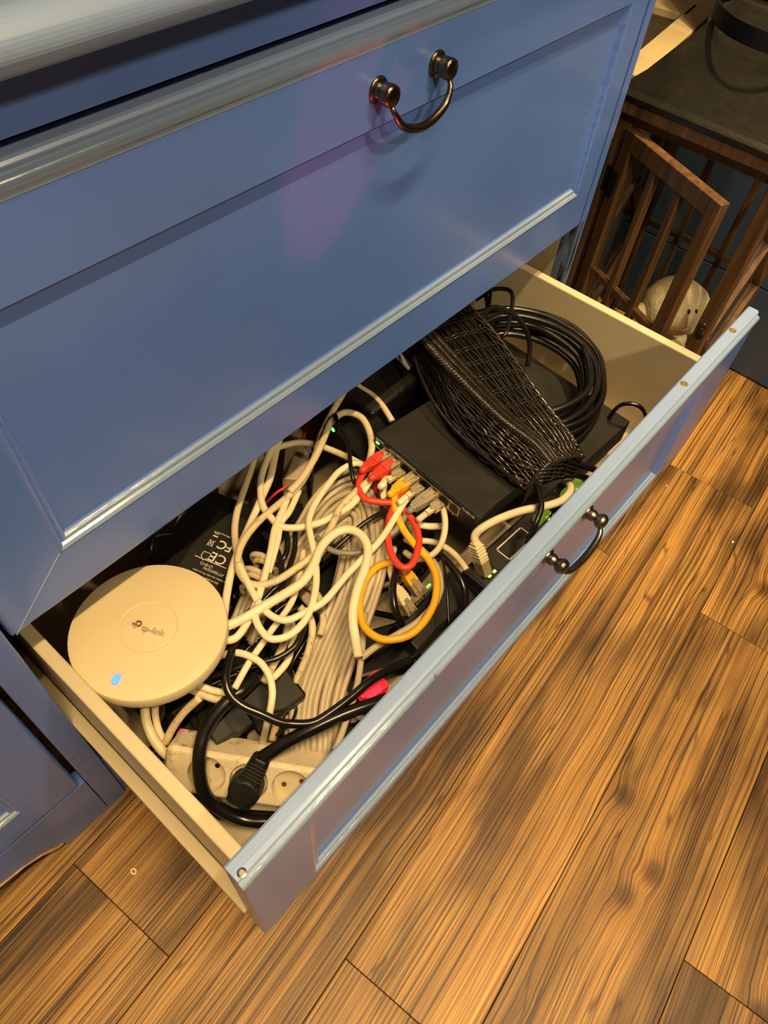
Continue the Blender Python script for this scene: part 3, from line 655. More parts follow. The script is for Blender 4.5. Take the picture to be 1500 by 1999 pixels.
LOOSE = [
 ('ivory cable from under the drawer front to the right rim of the access point', 'white_c', 15, .340, [(556,835),(543,865),(535,900),(527,935),(509,976),(486,1029),(466,1075),(452,1115),(443,1160),(436,1215)]),
 ('beige cable at the far left of the tangle beside the power adapter', 'beige_c', 14, .334, [(510,860),(499,890),(491,915),(468,981),(459,1024),(460,1060),(467,1095),(480,1130)]),
 ('grimy ivory cable sweeping in a wide loop across the left of the hank', 'dirty_c', 14, .347, [(675,760),(662,782),(648,806),(628,847),(618,882),(600,923),(577,956),(542,986),(509,1014),(481,1047),(466,1080),(466,1110),(479,1133),(501,1142),(537,1135),(577,1110),(615,1080),(643,1037),(663,994),(691,963),(724,935),(741,916)]),
 ('beige cable arching over at the top of the tangle left of the eight-port switch', 'beige_c', 14, .352, [(719,912),(726,872),(720,839),(704,814),(676,805),(655,815),(643,830),(629,864),(613,897),(588,936),(566,960)]),
 ('beige cable crossing level under the drawer front above the hank', 'beige_c', 13, .338, [(520,885),(540,875),(557,869),(585,864),(618,868),(643,877),(674,890),(708,907)]),
 ('ivory cable dipping in a shallow bowl across the top of the hank', 'white_c', 14, .344, [(540,850),(526,885),(511,928),(509,961),(514,989),(532,1014),(549,1028),(582,1030),(623,1021),(653,1006),(686,986),(717,948),(728,925)]),
 ('ivory cable looping from the hank top to a hanging bight at lower left', 'white_c', 14, .350, [(709,908),(691,905),(663,920),(643,943),(625,968),(610,994),(603,1019),(606,1044),(614,1085),(618,1128),(612,1171),(598,1207),(574,1234),(550,1246),(526,1246),(509,1229),(499,1207),(500,1190),(508,1174)]),
 ('printed ivory cable running straight down the left side of the hank', 'white_c', 13, .342, [(584,958),(565,999),(549,1021),(542,1057),(534,1085),(524,1118)]),
 ('ivory cable running down to a hook just right of the access point', 'white_c', 15, .345, [(560,975),(552,996),(537,1032),(529,1075),(516,1128),(499,1181),(482,1217),(463,1243),(446,1250),(436,1247)]),
 ('thick ivory cable bent in a hairpin, its cut end pointing at the drawer front', 'white_c', 19, .352, [(440,1224),(480,1205),(516,1183),(545,1166),(588,1138),(612,1104),(622,1078),(636,1057),(658,1039),(684,1034),(707,1047),(718,1072),(714,1105),(701,1140),(694,1165),(689,1195),(690,1224),(696,1260),(700,1283)]),
 ('ivory cable crossing the lower tangle from the hank down to the power supply', 'white_c', 13, .333, [(593,1075),(586,1116),(576,1159),(562,1188),(535,1224),(511,1258),(485,1296),(458,1344)]),
 ('grimy ivory cable bending beside the straight grey strands', 'dirty_c', 15, (.322, .262), [(585,1185),(605,1205),(610,1234),(602,1272),(588,1308),(569,1349),(554,1378),(540,1410),(532,1445)]),
 ('grimy ivory cable with a short straight run under the hanging bight', 'dirty_c', 15, .312, [(566,1205),(560,1235),(552,1262),(535,1296),(514,1332)]),
 ('ivory cable behind the hanging bight right of the black lead', 'white_c', 14, .310, [(568,1212),(574,1234),(571,1253),(562,1289),(542,1315),(522,1332)]),
 ('grimy ivory cable dropping from the lower nest of arcs', 'dirty_c', 14, .305, [(596,1140),(619,1160),(629,1185),(631,1214),(626,1240)]),
 ('beige cable with a split sheath running along the straight strands to the drawer front', 'grey_c', 14, .318, [(852,1176),(815,1215),(770,1242),(735,1262),(705,1285)]),
 ('beige cable hanging from the split towards the drawer front', 'grey_c', 13, .312, [(712,1196),(709,1250),(705,1290),(698,1335),(685,1380),(668,1430),(655,1464)]),
 ('ivory cable hooked into the left end of the power strip', 'white_c', 18, (.285, .262), [(283,1382),(286,1408),(297,1438),(312,1460),(328,1476)]),
 ('thin ivory cable beside the one hooked into the power strip', 'white_c', 13, (.290, .262), [(303,1380),(304,1400),(310,1425),(322,1447)]),
 ('grimy ivory cable rising from the strip to the rim of the access point', 'dirty_c', 15, (.262, .318), [(322,1452),(338,1420),(360,1390),(390,1362)]),
 ('grimy printed ivory cable curving under the lower right rim of the access point', 'dirty_c', 16, .318, [(372,1345),(400,1357),(430,1366),(470,1364)]),
 ('ivory cable just under the right rim of the access point', 'white_c', 14, .324, [(384,1336),(412,1347),(440,1352),(462,1350)]),
 ('beige cable seen between the black leads behind the access point', 'beige_c', 12, .315, [(355,1008),(345,1035),(350,1065),(362,1092)]),
 ('beige cable curving out of the dark beside the left of the eight-port switch', 'beige_c', 12, .345, [(680,740),(706,758),(728,772),(747,792),(766,822)]),
 ('ivory cable left of the black router reaching to the drawer front', 'white_c', 13, .30, [(800,1055),(845,1058),(875,1072),(897,1092),(911,1112)]),
 ('beige cable dropping past the red cable to the small switch', 'grey_c', 13, .318, [(790,1052),(822,1072),(850,1102),(862,1140),(852,1176)]),
 ('beige cable running down the right edge of the hank', 'grey_c', 13, .322, [(760,965),(785,1000),(805,1035),(818,1062)]),
]
for lb, m, wpx, z, pts in LOOSE: cable(lb, m, wpx, pts, z, name='cable')
E0 = {}
for lb, m, wpx, z, pts in [
 ('dark grey cable lying across the hank under the ivory hairpin', 'dgrey_c', 12, .338, [(618,1049),(643,1072),(674,1080),(707,1077),(742,1056)]),
]: cable(lb, m, wpx, pts, z)

def patch(label, m, wpx, pts, z, p0=None, p1=None, boot=None, hood=False, sc=1.):
    o, W3, r = tubes('patch_cable', label, 'cable', m, wpx, zz(pts, z) if not (isinstance(z, list) and len(z) > 2) else [(u, v, c) for (u, v), c in zip(pts, z)])
    for q, a in ((p0, W3[0]), (p1, W3[-1])):
        if q is None: continue
        d, u, nm = q
        rj45(o, a, d, u, boot or m, 'clear', sc=sc, hood=hood, r=r)
    return o
into = sy                                                      # direction into the switch ports
def port_start(k, back=.034): return ports[k] - into * back
def to_px(p):
    q = RM @ (p - CAM); return (750 + FPX * q.x / q.z, 999.5 + FPX * q.y / q.z)
def swcable(label, k, m, wpx, pts, z, boot=None, hood=False, end=None):
    st = port_start(k); W3 = [st, st - into * .006 - UP * .001] + [at(u, v, z=(z if not isinstance(z, list) else z[0] + (z[1] - z[0]) * i / (len(pts) - 1))) for i, (u, v) in enumerate(pts)]
    d = sum((p - CAM).length for p in W3) / len(W3)
    o = MB().tube(spline(W3, 7), wpx / 2 * d / FPX, 9).build('patch_cable', m, smooth=True); tag(o, label, 'cable')
    rj45(o, st, into, UP, boot or m, hood=hood)
    if end: rj45(o, W3[-1], end[0], end[1], boot or m)
    return o
swcable('red network cable in the first port of the black switch, snaking down to a loop', 0, 'red', 14, [(727,903),(710,923),(700,950),(712,973),(740,980),(770,983),(793,1000),(810,1023),(818,1053),(813,1083),(803,1103),(787,1108),(770,1093),(760,1067),(757,1037),(764,1000),(783,970),(800,958)], [.348, .345], hood=True)
swcable('short red network cable in the second port of the black switch', 1, 'red', 14, [(742,928),(736,940),(733,962),(741,992)], [.345, .30], hood=True)
swcable('ivory network cable in the third port of the black switch', 2, 'white_c', 14, [(757,933),(748,960),(760,990),(800,1017),(833,1027),(863,1027)], [.345, .315], boot='clear')
swcable('yellow network cable looping from the black switch to the small switch', 3, 'yellow', 15, [(775,958),(770,978),(776,1007),(790,1037),(813,1067),(837,1093),(852,1127),(850,1170),(833,1207),(807,1235),(778,1247),(743,1247),(714,1227),(702,1193),(705,1157),(717,1127),(740,1105),(768,1098),(786,1110)], [.350, .322], end=(at(827, 1167, z=.300) - at(788, 1112, z=.322), UP))
swcable('ivory network cable from the fifth port running the length of the tangle', 4, 'white_c', 14, [(812,955),(793,977),(773,1007),(753,1040),(729,1070),(679,1120),(636,1171),(600,1193),(564,1210),(540,1207),(521,1195),(506,1178),(492,1154),(480,1130),(466,1100)], [.350, .348], boot='clear')
swcable('dark grey network cable in the sixth port of the black switch', 5, 'dgrey_c', 13, [(808,987),(790,1010),(770,1037),(742,1056)], [.348, .340], boot='mid_grey')
swcable('beige network cable in the seventh port hanging in a loop beside the router', 6, 'beige_c', 13, [(858,985),(868,1007),(868,1040),(857,1070),(837,1087),(812,1091),(790,1078)], [.345, .318], boot='clear')
# white patch lead on the router
rp = at(929, 1062, z=.338); rq = at(944, 1112, z=.306)
o, W3, r_ = tubes('patch_cable', 'ivory patch cable bowed over the top of the black router', 'cable', 'white_c', 16, [(929,1062,.338),(928,1045,.345),(943,1030,.352),(977,1012,.354),(1020,997,.354),(1070,987,.353),(1100,975,.345),(1114,955,.335),(1106,934,.312)])
rj45(o, W3[0], rq - rp, (rx + UP * .2), 'white_c', sc=1.45)
# ivory plug beside the yellow one on the small switch
o, W3, r_ = tubes('patch_cable', 'ivory network cable plugged into the small switch beside the yellow plug', 'cable', 'white_c', 13, [(774,1148,.318),(767,1130,.322),(762,1105,.318),(770,1070,.305)])
rj45(o, W3[0], at(800, 1191, z=.296) - W3[0], UP, 'white_c')

tubes('cable', 'ivory cable arched over the black power supply', 'cable', 'white_c', 14, [(423,1284,.325),(438,1278,.330),(461,1274,.336),(490,1282,.338),(511,1296,.338),(526,1320,.336),(532,1349,.334),(529,1380,.330),(522,1411,.318),(516,1436,.285),(512,1456,.255)])
BLK = [
 ('thick black power cord looping over the power strip sockets', 'gloss_black', 25, [(575,1600,.235),(518,1603,.235),(472,1599,.236),(432,1580,.245),(404,1556,.256),(391,1520,.275),(389,1476,.295),(398,1433,.306),(417,1399,.314),(444,1369,.320),(472,1347,.322),(500,1322,.315)]),
 ('black cord hanging right of the access point and sweeping across to the drawer front', 'gloss_black', 17, [(470,1225,.33),(459,1255,.335),(447,1292,.34),(441,1326,.342),(450,1356,.338),(475,1378,.334),(509,1393,.330),(545,1409,.325),(576,1413,.322),(613,1410,.322),(647,1390,.324),(683,1363,.325),(723,1329,.325),(757,1309,.32),(800,1290,.31)]),
 ('thin black lead crossing under the bight to the access point', 'gloss_black', 12, [(596,1200,.335),(592,1226,.336),(576,1261,.335),(545,1283,.333),(515,1292,.332),(472,1301,.330),(438,1313,.326),(405,1322,.32)]),
 ('thin black lead hanging from the drawer front beside the arched beige cable', 'gloss_black', 9, [(655,810,.36),(660,828,.36),(671,847,.358),(681,872,.356),(684,902,.354),(689,933,.35),(696,950,.34)]),
 ('black lead curling beside the printed ivory cable', 'gloss_black', 11, [(552,1028,.325),(559,1040,.328),(562,1062,.33),(556,1087,.33),(540,1105,.325)]),
 ('black lead bowing down through the wrapped end of the hank', 'gloss_black', 12, [(512,1040,.33),(537,1067,.334),(549,1100,.335),(549,1130,.335),(534,1151,.334),(510,1176,.33),(480,1200,.32)]),
 ('shiny black lead running straight down between the ivory loops', 'gloss_black', 11, [(577,1036,.33),(575,1075,.332),(562,1115,.333),(549,1151,.333),(540,1185,.33)]),
 ('thin black lead crossing the middle of the hank', 'gloss_black', 10, [(800,975,.335),(741,1003,.346),(704,1027,.345),(661,1065,.335),(628,1095,.325)]),
 ('black lead looping past the red cable to the small switch', 'gloss_black', 15, [(778,1085,.315),(775,1110,.325),(767,1150,.328),(772,1190,.322),(785,1220,.305)]),
 ('black lead curving left of the router to the drawer front', 'gloss_black', 14, [(840,1070,.30),(862,1085,.305),(887,1113,.305),(906,1147,.30),(909,1190,.285)]),
 ('thin black wire hanging straight beside the router', 'gloss_black', 6, [(862,1085,.325),(868,1110,.325),(873,1153,.325),(877,1222,.31)]),
 ('black lead draped over the ports of the router', 'gloss_black', 12, [(1045,945,.37),(1053,960,.372),(1057,990,.37),(1045,1025,.362),(1030,1062,.34)]),
 ('thin black wire arching against the right wall of the drawer', 'gloss_black', 8, [(1190,815,.288),(1203,798,.305),(1218,789,.325),(1238,789,.33),(1254,798,.325),(1262,816,.30)]),
 ('thin black lead standing in a loop above the coil at the back of the drawer', 'gloss_black', 8, [(930,585,.35),(962,566,.37),(990,565,.375),(1001,577,.375),(998,610,.37),(988,650,.365),(972,662,.355)]),
 ('black lead curving behind the access point and the adapter', 'gloss_black', 11, [(285,1075,.32),(300,1050,.325),(330,1042,.325),(372,1048,.32)]),
 ('black lead standing in an arch behind the access point', 'gloss_black', 10, [(300,1100,.31),(295,1075,.33),(300,1045,.335),(318,1030,.33)]),
 ('thin looped wire with a white core beside the power supply', 'black', 6, [(508,1393,.315),(545,1388,.325),(575,1380,.328),(577,1392,.325),(565,1415,.315),(540,1435,.29)]),
 ('black cord under the lower edge of the power strip', 'gloss_black', 22, [(375,1558,.218),(420,1585,.219),(470,1592,.219),(530,1596,.218),(590,1600,.218)]),
 ('red-tinted black lead running along the inside of the drawer front', 'gloss_black', 10, [(905,1185,.30),(860,1225,.305),(815,1275,.31),(770,1305,.31)]),
]
for lb, m, wpx, P in BLK: tubes('mains_lead' if wpx > 20 else 'lead', lb, 'cable', m, wpx, P)
for lb, w_, P in [('black lead rising at the back of the coil under the upper drawer', 9, [(930,645,.36),(948,618,.372),(952,592,.374),(944,560,.36)]),
 ('black lead crossing over the back of the coil', 10, [(900,615,.385),(935,612,.388),(965,600,.384),(1000,612,.372),(1025,640,.352),(1035,675,.325),(1030,715,.30)]),
 ('thin black lead dropping behind the coil to the basket', 7, [(960,560,.38),(955,595,.386),(945,625,.388),(950,660,.386)]),
 ('black cord running from the basket down to the drawer front', 13, [(1120,905,.36),(1150,912,.35),(1185,930,.33),(1215,945,.31)]),
 ('black cord beside the router under the tip of the basket', 12, [(1085,915,.36),(1110,925,.35),(1150,935,.32),(1190,965,.29)]),
 ('beige-dusted black lead running along the lower edge of the basket', 8, [(806,690,.40),(822,735,.392),(850,790,.386),(890,840,.382),(940,885,.380),(990,925,.379),(1020,950,.378)])]:
    tubes('lead', lb, 'cable', 'gloss_black', w_, P)
# cord with the moulded black plug in the strip
pc, W3, r_ = tubes('mains_lead', 'thick black power cord with a moulded plug in the middle socket of the power strip', 'cable', 'gloss_black', 25, [(512,1479,.300),(530,1467,.305),(555,1451,.310),(607,1424,.318),(668,1396,.322),(735,1372,.320),(800,1350,.31)])
c2 = pmt @ Vector((.044, -.0240, .0)); sh = wloc(pc)
k = MB(); kc = Matrix.Translation(c2) @ pmt.to_3x3().to_4x4()
k.lathe([(0, .0005), (.0172, .0005), (.0176, .010), (.0160, .0205), (.0120, .0225), (0, .0225)], kc, 18)
k.build('plug', 'rubber', pc, shift=sh, smooth=False, bevel=.0008)
tip = c2 + pn * .012; e = W3[0]
nk = MB(); L_ = (e - tip); fr_ = frame(tip, L_, pn)
nk.loft([[fr_ @ Vector((a, y * w_, z * h_)) for y, z in ((-1, -.6), (-.6, -1), (.6, -1), (1, -.6), (1, .6), (.6, 1), (-.6, 1), (-1, .6))] for a, w_, h_ in ((-.016, .0125, .008), (L_.length * .25, .0125, .0095), (L_.length * .55, .010, .009), (L_.length * .8, .0092, .0088), (L_.length, .0085, .0085), (L_.length + .001, .0072, .0072))])
nk.build('plug_neck', 'rubber', pc, shift=sh, bevel=.001)
rb = MB()
for i in range(5): a = L_.length * (.42 + .1 * i); rb.box(a, a + .0022, -.0104 + i * .0003, .0104 - i * .0003, -.0096, .0098, fr_)
rb.build('strain_relief', 'rubber', pc, shift=sh, bevel=.0005)

# buried leads and cables in the drawer, extra black ones darken the gaps
bur = []
rnd = random.Random(11)
def buried(group, label, n, m, zlo, zhi, wpx, dx=0):
    for i in range(n):
        u0, v0 = rnd.uniform(300, 700), rnd.uniform(1080, 1400); v0 += (500 - u0) * .15
        th = rnd.uniform(0, PI); L = rnd.uniform(110, 190); b_ = rnd.uniform(-40, 40); z = rnd.uniform(zlo, zhi)
        P = []
        for k in range(5):
            s_ = k / 4 * 2 - 1
            P.append(at(u0 + math.cos(th) * L * s_ - math.sin(th) * b_ * (1 - s_ * s_), v0 + math.sin(th) * L * s_ + math.cos(th) * b_ * (1 - s_ * s_), z=z + rnd.uniform(-.006, .006)))
        for p in P: p.x = min(max(p.x, .034), .80); p.y = min(max(p.y, -.228), .2)
        tag(MB().tube(spline(P, 6), wpx / 2 * .82 / FPX, 7).build('lead', m, smooth=True), label, 'cable', group)
buried('added black leads deep in the tangle', 'black lead added deep under the pale cables to darken the drawer', 32, 'gloss_black', .222, .262, 13)
buried('pale cables buried in the tangle', 'pale cable buried deep under the others in the drawer', 14, 'grey_c', .222, .262, 13)

for lb, u, v, z, a_ in (('added black filler adapter deep under the middle of the cable hank', 625, 1110, .262, .5), ('added black filler adapter deep under the yellow cable loop', 745, 1265, .250, -.5),
     ('added black filler adapter on the drawer bottom behind the power strip', 372, 1418, .236, .9), ('added black filler adapter under the cables right of the access point', 478, 1235, .262, .2),
     ('added black filler adapter under the cables below the drawer front', 548, 1030, .262, -.3), ('added black filler adapter beside the red plug near the drawer front', 690, 1375, .238, .4), ('added black filler adapter under the left end of the small switch', 800, 1085, .258, .1),
     ('added black filler adapter deep under the lower nest of arcs', 590, 1235, .248, -.2)):
    c = at(u, v, z=z); mt = frame(c, (math.cos(a_), math.sin(a_), 0), UP)
    e_ = empty('gap_filler', c, lb, 'power adapter')  # adapters added to blacken the gaps between the cables
    MB().box(-.040, .040, -.027, .027, -.03, 0, mt).build('housing', 'black', e_, bevel=.004, shift=c)
    MB().loft([[mt @ Vector((a, y * w_, -.015 + z_ * w_)) for y, z_ in ((-1, -1), (1, -1), (1, 1), (-1, 1))] for a, w_ in ((.040, .0055), (.050, .0045), (.056, .003))]).build('filler_boot', 'rubber', e_, shift=c, bevel=.0008)
# black power supply brick with its inlet plug
b0 = at(500, 1372, z=.292); bx = (at(548, 1335, z=.292) - at(440, 1412, z=.292)).normalized(); bmt = frame(b0, bx, (UP + Vector((-.15, -.1, 0))).normalized())
br = empty('power_supply', b0, 'black power supply brick with an inlet plug under the arched ivory cable', 'power supply')
MB().box(-.012, .046, -.024, .024, -.034, 0, bmt).build('housing', 'black', br, bevel=.003, shift=b0)
MB().loft([[bmt @ Vector((a, y * w_, -.016 + z * h_)) for y, z in ((-1, -1), (1, -1), (1, 1), (-1, 1))] for a, w_, h_ in ((-.012, .013, .009), (-.030, .0125, .009), (-.034, .009, .008), (-.052, .008, .0075))]).build('inlet_plug', 'rubber', br, bevel=.001, shift=b0)
# red plug with a printed tag by the drawer front
g0 = at(725, 1338, z=.292); gx = (at(745, 1322, z=.29) - at(702, 1352, z=.29)).normalized(); gmt = frame(g0, gx, UP)
gp = empty('red_plug', g0, 'translucent red plug with a printed tag near the front of the drawer', 'plug')
MB().loft([[gmt @ Vector((a, y * w_, -.007 + z * .007)) for y, z in ((-1, -1), (1, -1), (1, 1), (-1, 1))] for a, w_ in ((-.016, .004), (-.010, .008), (.012, .011), (.016, .010))]).build('plug_body', 'red_plastic', gp, bevel=.001, shift=g0)
MB().box(-.012, .006, -.0115, -.004, .0003, .0008, gmt).build('glowing_tag', 'red_glow', gp, shift=g0)  # tag made to glow red, though it is no lamp
rl = bpy.data.lights.new('red_glow', 'SPOT'); rl.energy = 7.0; rl.color = (1, .02, .10); rl.shadow_soft_size = .004; rl.spot_size = math.radians(17); rl.spot_blend = .6  # added spot without a body, throws the red glow onto the upper drawer
rlo = bpy.data.objects.new('red_glow', rl); COL.objects.link(rlo); rlo.location = at(733, 1326, z=.345); rlo.rotation_euler = (Vector((.385, 0, .715)) - rlo.location).to_track_quat('-Z', 'Y').to_euler()
# red wires and grey-green board at the back, near the eight-port switch
for lb, P in (('red wire twisting down behind the hank beside a pale bracket', [(600,830,.30),(588,870,.295),(576,920,.285),(570,965,.27),(575,1000,.255)]), ('short red wire crossing behind the hank', [(515,985,.27),(540,962,.285),(560,948,.288),(582,920,.288),(600,880,.285)]),
              ('red wire behind the access point', [(262,1080,.30),(268,1090,.30),(274,1108,.295)])):
    tubes('wire', lb, 'cable', 'red', 6, P)
q0 = at(655, 842, z=.33); qb = empty('media_converter', q0, 'small black box with a green lamp in the dark behind the arched beige cable', 'electronics')
qm = frame(q0, at(690, 880, z=.33) - q0, UP)
MB().box(-.020, .065, -.002, .060, -.030, .003, qm).build('housing', 'black', qb, bevel=.002, shift=q0)
p = MB(); pill(p, .0020, .0017, .0006, frame(at(650, 839, z=.3325), (at(654, 845, z=.33) - at(647, 834, z=.33)), UP)); p.build('power_lamp', 'green_led', qb, shift=q0)
bk = at(556, 915, z=.30)
bo = empty('bracket', bk, 'pale metal bracket with a torn dark edge behind the hank', 'bracket')
MB().box(-.016, .045, -.03, .002, -.05, 0, frame(bk, at(545, 880, z=.30) - at(536, 955, z=.30), UP)).build('plate', 'cream_in', bo, bevel=.001, shift=bk)
MB().box(-.020, .025, -.034, -.030, -.05, .003, frame(bk, at(545, 880, z=.30) - at(536, 955, z=.30), UP)).build('dark_edge', 'black', bo, shift=bk)
# flat black box under the coil, sheet of paper, added shade box behind the switch
f0, f1, f2 = at(1232, 822, z=.286), at(1142, 903, z=.286), at(1178, 786, z=.286)
fb = empty('set_top_box', f0, 'flat matt black box lying under the coiled black cables at the right of the drawer', 'electronics')
fm_ = frame(f0, f1 - f0, UP)
MB().box(.0, .20, -.30, .0, -.040, 0, fm_).build('housing', 'black_m', fb, bevel=.002, shift=f0)
MB().box(.012, .19, -.288, -.012, 0, .0008, fm_).build('top_panel', 'black_m', fb, bevel=.0005, shift=f0)
n0 = at(800, 700, z=.36)
tag(MB().box(-.012, .020, -.010, .03, -.004, -.002, frame(n0, at(818, 682, z=.36) - at(784, 712, z=.36), Vector((-.2, -.5, 1)))).build('paper_slip', 'white'), 'white paper slip tucked behind the wicker basket', 'paper')
k0 = at(735, 765, z=.325); kb = empty('shade_box', k0, 'plain black box added to deepen the shade behind the eight-port switch', 'box')  # black box added where the drawer back falls into shade
MB().box(.0, .15, .0, .12, -.09, .0, frame(Vector((.47, .02, .345)), (1, 0, 0), UP)).build('shade_box_body', 'black', kb, bevel=.003, shift=k0)
MB().box(.002, .148, .002, .118, 0, .002, frame(Vector((.47, .02, .345)), (1, 0, 0), UP)).build('shade_box_lid', 'black_m', kb, bevel=.001, shift=k0)

# coil of thick black cable
cc = Vector((.690, -.062, .318)); ctr = MB(); rnd = random.Random(5); P = []
for i in range(8 * 14):
    a = 2 * PI * i / 14; lap = i / 14
    r = .096 + .014 * math.sin(lap * 2.3) + rnd.uniform(-.002, .002)
    P.append(cc + Vector((r * math.cos(a) * .98, r * math.sin(a) * 1.04, -.018 + .0058 * lap + .010 * math.sin(a + 1.0))))
tag(ctr.tube(spline(P, 4), .0046, 8).build('cable_coil', 'gloss_black', smooth=True), 'coil of thick black cable in the right of the drawer beside the wicker basket', 'cable')
P = [cc + Vector(((.085 + .035 * min(1, (t + 120) / 90)) * math.cos(math.radians(t)), (.085 + .037 * min(1, (t + 120) / 90)) * math.sin(math.radians(t)), .020 - .045 * max(0, (0 - t) / 120))) for t in range(-120, 140, 13)]
tag(MB().tube(spline(P, 4), .0036, 8).build('lead', 'gloss_black', smooth=True), 'black cable bowed outside the coil against the right drawer wall', 'cable')

# wicker basket tipped over on the switch
def bez(a, b_, t): return a + (b_ - a) * t
def curve3(p): return spline(p, 12)
RD = curve3([at(800, 640, z=.405), at(846, 693, z=.412), at(905, 752, z=.420), at(975, 818, z=.418), (at(1042, 868, z=.410)), at(1075, 905, z=.398)])
ED = curve3([at(905, 590, z=.395), at(962, 650, z=.398), at(1010, 715, z=.400), at(1056, 780, z=.398), at(1112, 850, z=.390), at(1138, 893, z=.380)])
LE = curve3([at(770, 660, z=.375), at(832, 735, z=.374), at(872, 815, z=.374), at(925, 876, z=.373), at(985, 925, z=.372), at(1030, 952, z=.372)])
nS = len(RD)
bk0 = RD[nS // 2].copy(); bk0.z = .372
basket = empty('wicker_basket', bk0, 'black woven wicker basket lying tipped over on top of the switch', 'basket')
def surf(A_, B_, i, t, bulge):
    i = min(max(i, 0), nS - 1); i0 = int(i); f = i - i0; i1 = min(i0 + 1, nS - 1)
    a = A_[i0].lerp(A_[i1], f); b_ = B_[i0].lerp(B_[i1], f)
    return a.lerp(b_, t) + UP * bulge * math.sin(PI * t)
rnd = random.Random(2)
def sheet(A_, B_, dz, t0, t1, bulge):
    R = [[surf(A_, B_, i, t0 + (t1 - t0) * k / 6, bulge) + UP * dz for k in range(7)] for i in range(0, nS, 3)]
    return R
ln = MB(); ln.loft(sheet(RD, ED, -.0095, 0, 1, .004), close=False, caps=False); ln.loft(sheet(LE, RD, -.0085, 0, 1, .007), close=False, caps=False)
fr_ = [surf(LE, RD, nS - 1, k / 6, .007) - UP * .0085 for k in range(7)] + [surf(RD, ED, nS - 1, k / 6, .004) - UP * .0085 for k in range(7)]
ln.loft([fr_, [p - UP * .03 + Vector((.0, .0, 0)) for p in fr_]], close=False, caps=False)
lo_ = ln.build('shade_backing', 'weave_shade', basket, shift=bk0)  # near-black sheet standing in for shade between the strands
lo_.modifiers.new('thickness', 'SOLIDIFY').thickness = .0012
wv = MB()                                                     # open weave: long weavers over paired stakes
for j in range(12):
    t = .31 + .65 * j / 11; ph = j * PI
    wv.tube([surf(RD, ED, i * .5, t + .012 * math.sin(i * .5 * .22 + j), .004) + UP * (.0011 * math.sin(i * .5 * PI / 5.2 + ph)) for i in range(2 * nS - 1)], .00098, 6)
wv.build('weaver', 'wicker', basket, smooth=True, shift=bk0)['kind'] = 'stuff'
stv = MB()
for i in range(4, nS - 1, 5):
    for e in (-.45, .45): stv.tube([surf(RD, ED, i + e + 1.6 * t, t, .004) + UP * (.0008 + .0010 * math.cos(t * PI * 13)) for t in [.26 + .76 * k / 26 for k in range(27)]], .00072, 5)
stv.build('stake', 'wicker', basket, smooth=True, shift=bk0)['kind'] = 'stuff'
rbm = MB()                                                    # tight ribbed band beside the ridge
for i in range(2 * nS):
    for t0_, t1_ in ((.03, .11), (.11, .19), (.19, .27)):
        rbm.tube([surf(RD, ED, i * .5 + (.5 if t0_ == .11 else 0), t0_ + (t1_ - t0_) * k / 3, .004) + UP * (.0016 * math.sin(PI * k / 3)) for k in range(4)], .0009, 4)
rbm.build('ribbed_band', 'wicker', basket, smooth=True, shift=bk0)['kind'] = 'stuff'
hb = MB()                                                     # herringbone ridge: two rows of slanting strands
for i in range(0, nS - 1, 1):
    hb.tube([surf(RD, ED, i + 2.4 * k / 4, -.0 + .09 * (k / 4 - .5), 0) + UP * (.002 + .0022 * math.sin(PI * k / 4)) for k in range(5)], .0014, 5)
    hb.tube([surf(LE, RD, i + 2.4 * k / 4, 1 - .13 * (k / 4), .007) + UP * (.0012 + .0018 * math.sin(PI * k / 4)) for k in range(5)], .0014, 5)
hb.build('herringbone_ridge', 'wicker', basket, smooth=True, shift=bk0)['kind'] = 'stuff'
sd = MB()                                                     # closed side: wavy strands and two slanting braids
for j in range(18):
    t = .02 + .85 * j / 17
    sd.tube([surf(LE, RD, i * .5, t + .011 * math.sin(i * .5 * .35 + j * 2.1), .007) + UP * (.0014 * math.sin(i * .5 * PI / 4 + j * PI)) for i in range(2 * nS - 1)], .00105, 5)
sd.build('side_strand', 'wicker', basket, smooth=True, shift=bk0)['kind'] = 'stuff'
bd = MB()
for A_, B_, t, ph in ((LE, RD, .38, 0), (LE, RD, .38, PI), (LE, RD, -.01, 0), (LE, RD, -.01, PI)):
    bd.tube([surf(A_, B_, i * .5, t + .06 * math.sin(i * .5 * .5 + ph), .007) + UP * (.002 + .0016 * math.cos(i * .5 * .5 + ph)) for i in range(2 * nS - 1)], .0016, 6)
for ph in (0, 2 * PI / 3, 4 * PI / 3):                        # twisted border rope on the right edge and round the front end
    bd.tube([surf(RD, ED, i * .5, 1.0 + .035 * math.sin(i * .5 * .7 + ph), .0) + UP * (.0022 * math.cos(i * .5 * .7 + ph)) for i in range(2 * nS - 1)], .0019, 6)
    en = spline([surf(LE, RD, nS - 1, 0, 0), surf(LE, RD, nS - 1, .5, .007), surf(LE, RD, nS - 1, 1, 0), surf(RD, ED, nS - 1, .5, .004), surf(RD, ED, nS - 1, 1, 0)], 10)
    bd.tube([p + UP * (.0022 * math.cos(i * .6 + ph)) + Vector((.0014, -.0014, 0)) * math.sin(i * .6 + ph) for i, p in enumerate(en)], .0017, 6)
for j in range(9):                                            # front end wall
    en = spline([surf(LE, RD, nS - 1, 0, 0), surf(LE, RD, nS - 1, .5, .007), surf(LE, RD, nS - 1, 1, 0), surf(RD, ED, nS - 1, .5, .004), surf(RD, ED, nS - 1, 1, 0)], 8)
    bd.tube([p - UP * (.0035 * (j + 1)) + Vector((.0, -.0012 * math.sin(i * 1.1 + j * PI), 0)) for i, p in enumerate(en)], .0013, 5)
bd.build('braided_border', 'wicker', basket, smooth=True, shift=bk0)['kind'] = 'stuff'

